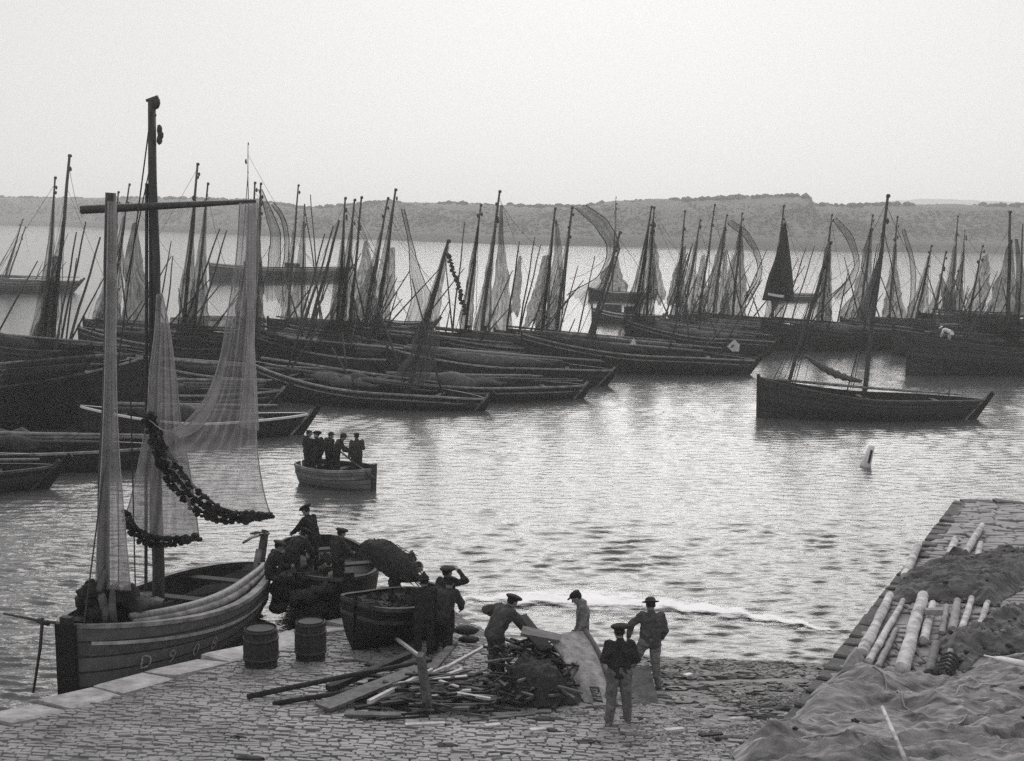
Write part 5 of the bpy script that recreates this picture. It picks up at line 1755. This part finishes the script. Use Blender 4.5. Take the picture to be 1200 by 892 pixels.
def person(label, loc, yaw, pose=None, jacket=.028, trouser=.03, hat='beret', hatv=.012, h=.009, scale=1.0, loose=1.0, apron=False, group=None, hood=False, seed=0, loose_leg=1.0):
    p = {k: v.copy() for k, v in STAND.items()}
    if pose:
        for k, v in pose.items(): p[k] = V3(*v)
    pts = np.array([v for k, v in p.items() if k != 'look'])
    lo, hi = pts.min(0) - .22, pts.max(0) + .24
    lo[2] = min(lo[2], -.02)
    root, M = thing('person', label, 'person', tuple(loc), yaw, group)
    root.scale = (scale,) * 3
    look = unit(p['look']); upv = unit(p['hed'] - p['nek']) * .6 + V3(0, 0, .4)
    rx = unit(np.cross(look, upv)); up = np.cross(rx, look)
    rot = [rx, look, up]
    # --- body
    F = Field(lo, hi, h)
    ax = unit(p['sr'] - p['sl'])
    for s_ in (-1, 1):
        F.cap(p['pel'] + ax * s_ * .06, p['wai'] + ax * s_ * .055, .095, .085, .04)
        F.cap(p['wai'] + ax * s_ * .055, p['che'] + ax * s_ * .075, .085, .095, .04)
        F.cap(p['che'] + ax * s_ * .075, p['nek'] + ax * s_ * .05 - V3(0, 0, .06), .09, .06, .04)
    F.cap(p['nek'] - unit(p['hed'] - p['nek']) * .05, p['hed'], .054, .05, .03)
    for sd in 'lr':
        F.cap(p['s' + sd], p['e' + sd], .052, .041, .03); F.cap(p['e' + sd], p['w' + sd], .040, .027, .02)
        F.cap(p['h' + sd], p['k' + sd], .085, .056, .03); F.cap(p['k' + sd], p['a' + sd], .056, .036, .02)
        foot = p['a' + sd]; fd = unit(V3(*(pose or {}).get('f' + sd, (.12 if sd == 'r' else -.12, 1, 0))))
        F.cap(foot - fd * .05 + V3(0, 0, -.045), foot + fd * .16 + V3(0, 0, -.055), .038, .030, .03)
        w, e = p['w' + sd], p['e' + sd]
        n = V3(*(pose or {}).get('n' + sd, (1 if sd == 'l' else -1, .2, 0)))
        hand(F, w, e, n, 1 if sd == 'r' else -1, h)
    c = p['hed']
    F.ell(c + up * .015, (.077, .096, .112), .02, rot)
    F.ell(c + look * .03 - up * .055, (.055, .062, .06), .025, rot)               # jaw
    F.cap(c + look * .092 + up * .010, c + look * .114 - up * .028, .010, .016, .012)  # nose
    F.cap(c + look * .085 - up * .064 - rx * .018, c + look * .085 - up * .064 + rx * .018, .010, .010, .008)
    for s_ in (-1, 1):
        F.ell(c + rx * s_ * .080 + up * .0 - look * .005, (.012, .024, .034), .008, rot)
        F.cap(c + look * .086 + up * .034 + rx * s_ * .018, c + look * .078 + up * .030 + rx * s_ * .05, .012, .011, .012)
    v, f = F.mesh()
    mesh_obj('body', v, f, M_skin, root)
    # eyes
    mb = MB()
    for s_ in (-1, 1):
        mb.blob(tuple(c + look * .083 + up * .012 + rx * s_ * .032), .012, 8, 6, 0)
    mb.build('eyes', M_cork, root)
    # hair at the nape and temples
    Fh = Field(c - .2, c + .2, .011)
    Fh.ell(c + up * .03 - look * .018, (.086, .096, .100), .01, rot)
    v, f = Fh.mesh(); mesh_obj('hair', v, f, cloth(.012), root)
    # --- jacket
    hj = max(h, .012)
    F = Field(lo, hi, hj)
    J_ = loose
    hem = p['pel'] + (p['wai'] - p['pel']) * -.15
    for s_ in (-1, 1):
        F.cap(hem + ax * s_ * .075, p['wai'] + ax * s_ * .07, .125 * J_, .112 * J_, .05)
        F.cap(p['wai'] + ax * s_ * .07, p['che'] + ax * s_ * .085, .112 * J_, .118 * J_, .05)
        F.cap(p['che'] + ax * s_ * .085, p['nek'] + ax * s_ * .045 - V3(0, 0, .05), .112 * J_, .068, .05)
    F.cap(p['nek'] - unit(p['hed'] - p['nek']) * .05, p['nek'] + unit(p['hed'] - p['nek']) * .015, .072, .066, .03)
    for sd in 'lr':
        e, w = p['e' + sd], p['w' + sd]
        F.cap(p['s' + sd], e, .078 * J_, .062 * J_, .05); F.cap(e, w - unit(w - e) * .005, .062 * J_, .047 * J_, .025)
    F.rough(.008, 22, seed)
    v, f = F.mesh(); mesh_obj('jacket', v, f, cloth(jacket), root)
    # --- trousers
    F = Field(lo, hi, hj)
    for s_, sd in ((-1, 'l'), (1, 'r')):
        F.cap(p['pel'] + ax * s_ * .06 + V3(0, 0, .06), p['h' + sd], .112, .115, .05)
        F.cap(p['h' + sd], p['k' + sd], .112 * loose_leg, .082 * loose_leg, .03)
        a = p['a' + sd] + unit(p['k' + sd] - p['a' + sd]) * .03
        F.cap(p['k' + sd], a, .082 * loose_leg, .066 * loose_leg, .03)
    F.rough(.009, 20, seed + 2)
    v, f = F.mesh(); mesh_obj('trousers', v, f, cloth(trouser), root)
    # --- clogs
    for sd in 'lr':
        foot = p['a' + sd]; fd = unit(V3(*(pose or {}).get('f' + sd, (.12 if sd == 'r' else -.12, 1, 0))))
        Fc = Field(foot - .26, foot + .28, .012)
        Fc.cap(foot - fd * .06 + V3(0, 0, -.04), foot + fd * .17 + V3(0, 0, -.045), .050, .042, .03)
        Fc.cap(foot + fd * .15 + V3(0, 0, -.045), foot + fd * .205 + V3(0, 0, -.02), .034, .014, .03)
        v, f = Fc.mesh(); mesh_obj('clog', v, f, M_clog, root)
    # --- headgear
    if hat:
        Fh = Field(c - .34, c + .34, .011)
        if hat == 'beret':
            t = c + up * .095 + rx * .02 - look * .01
            Fh.ell(t, (.160, .158, .050), .03, rot); Fh.cap(t - rx * .0 + up * .04, t + up * .058, .008, .007, .01)
            Fh.ell(c + up * .068, (.090, .104, .035), .02, rot)
        elif hat == 'cap':
            Fh.ell(c + up * .085 - look * .008, (.100, .112, .052), .02, rot)
            Fh.ell(c + up * .062 + look * .115, (.065, .062, .012), .012, rot)
        elif hat == 'wide':
            Fh.ell(c + up * .100, (.095, .10, .060), .03, rot); Fh.ell(c + up * .065, (.165, .165, .018), .02, rot)
        elif hat == 'point':
            Fh.ell(c + up * .085, (.100, .108, .06), .03, rot); Fh.cap(c + up * .09, c + up * .19 - look * .04, .07, .02, .04)
            Fh.ell(c + up * .045 - look * .075, (.11, .085, .02), .02, rot)
        v, f = Fh.mesh(); mesh_obj({'beret': 'beret', 'cap': 'cap', 'wide': 'hat', 'point': 'hat'}[hat], v, f, cloth(hatv), root)
    return root
def at_feet(px, py): return G(px, py)
def yaw_to(dx, dy): return math.atan2(-dx, dy)     # forward = (-sin, cos)

# front man, seen from behind with his hands before him
person('man in dark jacket and beret seen from behind, standing nearest the camera', at_feet(724, 849), R(4),
       dict(el=(-.27, -.05, 1.12), er=(.27, -.05, 1.12), wl=(-.15, .15, 1.0), wr=(.15, .15, 1.0), nl=(0, -1, 0), nr=(0, -1, 0), kl=(-.12, .02, .48), kr=(.13, .02, .48), al=(-.14, -.01, .085), ar=(.16, -.02, .085), hed=(-.015, .04, 1.54), look=(-.15, 1, -.15)),
       jacket=.020, trouser=.10, h=.0085, seed=1, loose_leg=1.05)
# wide hatted man, legs apart
person('man in wide hat and pale trousers striding with his left arm hanging out', at_feet(760, 806), R(8),
       dict(pel=(0, 0, .88), hl=(-.1, 0, .86), hr=(.09, 0, .86), kl=(-.25, .16, .50), al=(-.36, .12, .09), kr=(.12, .02, .47), ar=(.17, -.05, .085), wai=(.0, .0, 1.05), che=(.03, .06, 1.23), nek=(.03, .10, 1.38), hed=(.03, .16, 1.50), look=(.05, 1, -.45),
            sl=(-.14, .09, 1.345), sr=(.21, .06, 1.33), el=(-.33, .10, 1.18), wl=(-.37, .12, .94), er=(.27, -.02, 1.08), wr=(.24, .10, .90)),
       jacket=.055, trouser=.14, hat='wide', hatv=.03, h=.0085, seed=2)
# capped man behind the wreck in profile, looking down
person('man in peaked cap looking down from behind the wreck', at_feet(681, 792), R(88),
       dict(nek=(0, .04, 1.40), hed=(0, .12, 1.51), look=(0, .85, -.6), che=(0, .0, 1.24), wl=(-.2, .10, .84), wr=(.2, .10, .84)),
       jacket=.12, trouser=.07, hat='cap', hatv=.012, seed=3)
# bending man with arm down to the board
person('man in baggy dark jacket bending to the right with his arm down to the wreck', at_feet(582, 796), R(-58),
       dict(pel=(0, -.06, .90), hl=(-.09, -.06, .88), hr=(.09, -.06, .88), wai=(0, .02, 1.05), che=(0, .12, 1.20), nek=(0, .22, 1.32), hed=(0, .31, 1.42), look=(-.1, .9, -.35), sl=(-.19, .17, 1.29), sr=(.19, .17, 1.29),
            el=(-.42, .0, 1.20), wl=(-.30, .20, 1.05), er=(.20, .40, 1.06), wr=(.16, .55, .86), kl=(-.1, .0, .48), kr=(.1, .02, .48), al=(-.1, -.06, .085), ar=(.12, .0, .085)),
       jacket=.05, trouser=.035, h=.0085, seed=4, loose=1.15, loose_leg=1.15, hat='beret')
# saluting man
person('man shading his eyes with his raised right hand at the water edge', at_feet(522, 758), R(-42),
       dict(er=(.36, .20, 1.42), wr=(.16, .20, 1.58), nr=(0, 0, -1), look=(.12, 1, .0), el=(-.25, -.04, 1.1), wl=(-.2, .08, .86)),
       jacket=.022, trouser=.02, seed=5)
# pair huddled at the black boat
person('man in pointed hat with his back turned, left of two huddled men', at_feet(497, 771), R(12),
       dict(nek=(0, .05, 1.38), hed=(0, .09, 1.50), look=(0, 1, -.3), che=(0, .03, 1.23), er=(.2, .15, 1.1), wr=(.1, .3, 1.05), el=(-.24, .1, 1.1), wl=(-.12, .28, 1.02)),
       jacket=.018, trouser=.016, hat='point', seed=6)
person('stooping man in bulky coat, right of two huddled men by the black boat', at_feet(516, 768), R(-25),
       dict(pel=(0, -.08, .86), hl=(-.09, -.08, .84), hr=(.09, -.08, .84), wai=(0, .02, 1.0), che=(0, .16, 1.13), nek=(0, .30, 1.24), hed=(0, .37, 1.36), look=(0, .85, -.5), sl=(-.19, .24, 1.22), sr=(.19, .24, 1.22), el=(-.25, .34, 1.0), wl=(-.12, .48, .86), er=(.26, .36, 1.0), wr=(.18, .52, .84), kl=(-.11, .06, .46), kr=(.11, .08, .46)),
       jacket=.026, trouser=.014, hat='beret', hatv=.02, loose=1.25, seed=7)
# porter under a bundle
def porter():
    b = M_ = f3[1]
    g = G(462, 735)
    person('man carrying a huge bundle of nets on his back beside the black boat', (g.x, g.y + .5, g.z), R(-80),
           dict(pel=(0, -.05, .86), hl=(-.09, -.05, .84), hr=(.09, -.05, .84), wai=(0, .05, 1.0), che=(0, .22, 1.10), nek=(0, .38, 1.14), hed=(0, .48, 1.18), look=(0, .9, -.4), sl=(-.18, .32, 1.15), sr=(.18, .32, 1.15), el=(-.28, .40, 1.3), wl=(-.16, .35, 1.45), er=(.28, .45, 1.0), wr=(.2, .55, .95), kl=(-.1, .12, .46), al=(-.1, .0, .085), kr=(.1, -.02, .47), ar=(.1, -.18, .09)),
           jacket=.02, trouser=.02, hat=None, seed=8)
    r = random.Random(9)
    mb = MB()
    c = Vector((g.x - .12, g.y + .45, g.z + 1.36))
    rows = []
    for i in range(17):
        th = math.pi * i / 16; row = []
        for k in range(30):
            ph = 2 * math.pi * k / 30
            q = 1 + .32 * (float(fbm(math.cos(ph) * 2 + 5, math.sin(ph) * 2 + i * .45, 3, 3)) - .5) + r.uniform(-.07, .07)
            row.append((c.x + .62 * q * math.sin(th) * math.cos(ph), c.y + .42 * q * math.sin(th) * math.sin(ph), c.z + .38 * q * math.cos(th) - .28 * math.sin(th) * math.cos(ph)))
        rows.append(row)
    mb.grid(rows[::-1], close=True)
    o = mb.build('net_bundle', mat('net_bundle_strands', .010, .05, scale=10, bump=1., bscale=50))
    tag(o, 'shaggy dark bundle of nets on the bent back of the porter', 'fishing net')
    mb = MB()
    for k in range(90):
        th, ph = math.acos(r.uniform(-.6, 1)), r.uniform(0, 6.28)
        d = Vector((.60 * math.sin(th) * math.cos(ph), .40 * math.sin(th) * math.sin(ph), .36 * math.cos(th) - .28 * math.sin(th) * math.cos(ph)))
        a = c + d * .95; t = Vector((r.uniform(.1, .3), r.uniform(-.1, .1), r.uniform(-.22, .06)))
        mb.tube([a, a + d * .12 + t * .5, a + d * .1 + t + Vector((0, 0, -.05))], [.014, .012, .006], 4)
    tag(mb.build('loose_strands', M_rope, o, smooth=False), kind='stuff')
porter()
# men in and by the black boat at the slip
def on_boat(B_, q, off, dz): 
    root, M, H = B_; p = H.pt(q, 0, 1)
    return M @ Vector((p[0], off * H.half(q), H.sheer(q) + dz))
def at_px(px, Y, z):
    lo, hi = 100., 1200.
    for _ in range(40):
        mid = (lo + hi) / 2
        if PD(px, mid, Y).z > z: lo = mid
        else: hi = mid
    return PD(px, lo, Y)
SIT = dict(pel=(0, 0, .50), hl=(-.09, .02, .48), hr=(.09, .02, .48), wai=(0, .0, .66), che=(0, .08, .84), nek=(0, .14, .98), hed=(0, .20, 1.10), sl=(-.18, .12, .94), sr=(.18, .12, .94), el=(-.24, .22, .72), er=(.24, .22, .72), wl=(-.14, .42, .66), wr=(.14, .42, .66), kl=(-.12, .42, .50), kr=(.12, .42, .50), al=(-.12, .42, .10), ar=(.12, .42, .10), look=(0, .9, -.35))
person('man crouched in the black boat beside the stern of the near boat', at_px(317, 27.2, .86), R(-70), SIT, jacket=.016, trouser=.014, seed=9)
person('tall man leaning over in the black boat, highest of the group', at_px(367, 28.4, 1.00), R(62),
       dict(wai=(0, .04, 1.06), che=(0, .10, 1.22), nek=(0, .15, 1.37), hed=(0, .20, 1.50), look=(0, .8, -.55), sl=(-.18, .12, 1.33), sr=(.18, .12, 1.33), el=(-.24, .26, 1.12), wl=(-.2, .44, .98), er=(.25, .22, 1.1), wr=(.2, .42, .95)),
       jacket=.014, trouser=.014, seed=10)
person('stooping man between the crouched man and the tall leaning man', at_px(343, 27.6, .75), R(-40), dict(pel=(0, -.08, .86), wai=(0, .02, 1.0), che=(0, .16, 1.13), nek=(0, .28, 1.24), hed=(0, .35, 1.34), look=(0, .8, -.6), sl=(-.19, .22, 1.21), sr=(.19, .22, 1.21), el=(-.25, .32, 1.0), wl=(-.14, .46, .84), er=(.25, .34, 1.0), wr=(.16, .48, .82)), jacket=.014, trouser=.012, seed=23, loose=1.15)
person('man in short jacket facing right in the black boat beside the porter', at_px(396, 27.0, .95), R(-48),
       dict(nek=(0, .05, 1.38), hed=(0, .10, 1.5), look=(.1, 1, -.25), el=(-.3, .05, 1.13), wl=(-.16, .28, 1.05), er=(.28, .12, 1.1), wr=(.15, .32, 1.0)),
       jacket=.024, trouser=.016, seed=11, scale=.93)
mb = MB(); r_2 = random.Random(31)
for k in range(60):
    mb.blob(at_px(r_2.uniform(326, 392), r_2.uniform(26.4, 28.2), r_2.uniform(.3, 1.45)), (r_2.uniform(.14, .28), r_2.uniform(.14, .28), r_2.uniform(.08, .18)), 8, 6, .45, r_2)
tag(mb.build('net_heap', MATS['black_net_heap']), 'black heap of nets piled in the black boat between its men', 'fishing net')
mb = MB()
root3, M3, H3 = f3
for k in range(70):
    q = r_2.uniform(.10, .92); p = M3 @ Vector(H3.pt(q, 0, 1)); 
    c3 = M3 @ Vector((H3.pt(q, 0, 1)[0], r_2.uniform(-.8, .8) * H3.half(q), H3.sheer(q) - r_2.uniform(.06, .22)))
    mb.blob(c3, (r_2.uniform(.10, .22), r_2.uniform(.10, .22), r_2.uniform(.06, .14)), 7, 5, .45, r_2)
tag(mb.build('net_heap', MATS['black_net_heap'], smooth=False), 'black net filling the tarred boat drawn up on the slip', 'fishing net')
# the skiff's men
skr, skM, skH = sk
def skiff_man(px, Y, yaw, label, pose=None, sc=1.0, **kw):
    person(label, at_px(px, Y, .30), yaw, pose, h=.0125, scale=sc, **kw)
SY = SK.y
skiff_man(360, SY + .35, R(-60), 'man at the left end of the skiff facing right', pose=dict(hed=(.02, .07, 1.53), look=(.4, 1, -.2), er=(.28, .05, 1.12), wr=(.10, .22, 1.02)), seed=12, jacket=.015, trouser=.014, sc=.97, hat='cap')
skiff_man(371, SY - .15, R(35), 'broad man in dark coat second from left in the skiff', pose=dict(che=(.03, .05, 1.23), hed=(.05, .09, 1.51), look=(-.5, 1, -.3), el=(-.30, .02, 1.12), wl=(-.12, .20, 1.08)), seed=13, jacket=.013, trouser=.013, loose=1.15)
skiff_man(386, SY + .45, R(-40), 'man half hidden behind the oarsman in the skiff', pose=dict(hed=(.0, .08, 1.50), look=(.6, 1, -.3)), seed=14, jacket=.03, trouser=.015, sc=.93, hat='wide')
skiff_man(394, SY - .2, R(-68), 'oarsman in the skiff leaning over his oar',
          dict(wai=(0, .03, 1.05), che=(0, .1, 1.21), nek=(0, .17, 1.35), hed=(0, .24, 1.46), look=(0, .9, -.4), sl=(-.18, .13, 1.31), sr=(.18, .13, 1.31), el=(-.24, .25, 1.08), wl=(-.12, .48, 1.0), er=(.24, .22, 1.06), wr=(.1, .40, .98)), seed=15, jacket=.016, trouser=.014, hat='wide', hatv=.012)
skiff_man(418, SY - .35, R(20), 'man standing apart at the right end of the skiff', dict(er=(.25, .1, 1.1), wr=(.12, .28, 1.15)), seed=16, jacket=.03, trouser=.02, hat='cap')
mb = MB(); a, b = PD(396, 527, SY - .3), PD(440, 562, SY - .9)
mb.tube([a, a.lerp(b, .7), b], [.03, .035, .07], 6)
tag(mb.build('oar', M_mast), 'oar slanting over the side of the skiff', 'oar')
# figures among the fleet, a few pixels tall
def far_man(px, key, z, yaw, label, pose=None, jacket=.02, trouser=.02, hat='beret', d=0.0, hatv=.012):
    i = BOATS[key]; Y = on_line(i['b'], i['s'], px) + d
    person(label, at_px(px, Y, z), yaw, pose, jacket=jacket, trouser=trouser, hat=hat, h=.02, hatv=hatv, group='men standing in the moored fleet')
far_man(491, 'k2', .9, R(30), 'small dark figure at the foot of the thick raked mast', d=-.5)
far_man(511, 'k2', .9, R(-80), 'small dark figure bent just right of the thick raked mast net', SIT)
far_man(549, 'k3', .8, R(10), 'small dark figure standing under the string of corks')
far_man(568, 'k3', .8, R(-70), 'small figure just right of the tallest bare mast in the middle', jacket=.04)
far_man(690, 'k4', .7, R(60), 'small figure crouching on the boat below the loop of blown net', SIT)
far_man(818, 'n2', .9, R(60), 'small dark figure aloft of the deck in the thicket of masts')
far_man(1112, 'q', 1.8, R(60), 'man in white shirt and pale cap bending on the big boat at the right',
        dict(pel=(0, -.1, .86), wai=(0, .05, .98), che=(0, .25, 1.06), nek=(0, .42, 1.08), hed=(0, .52, 1.12), look=(0, .8, -.6), sl=(-.18, .35, 1.08), sr=(.18, .35, 1.08), el=(-.24, .42, .85), wl=(-.16, .5, .65), er=(.24, .42, .85), wr=(.16, .5, .65)), jacket=.6, trouser=.3, d=-.7, hatv=.6)
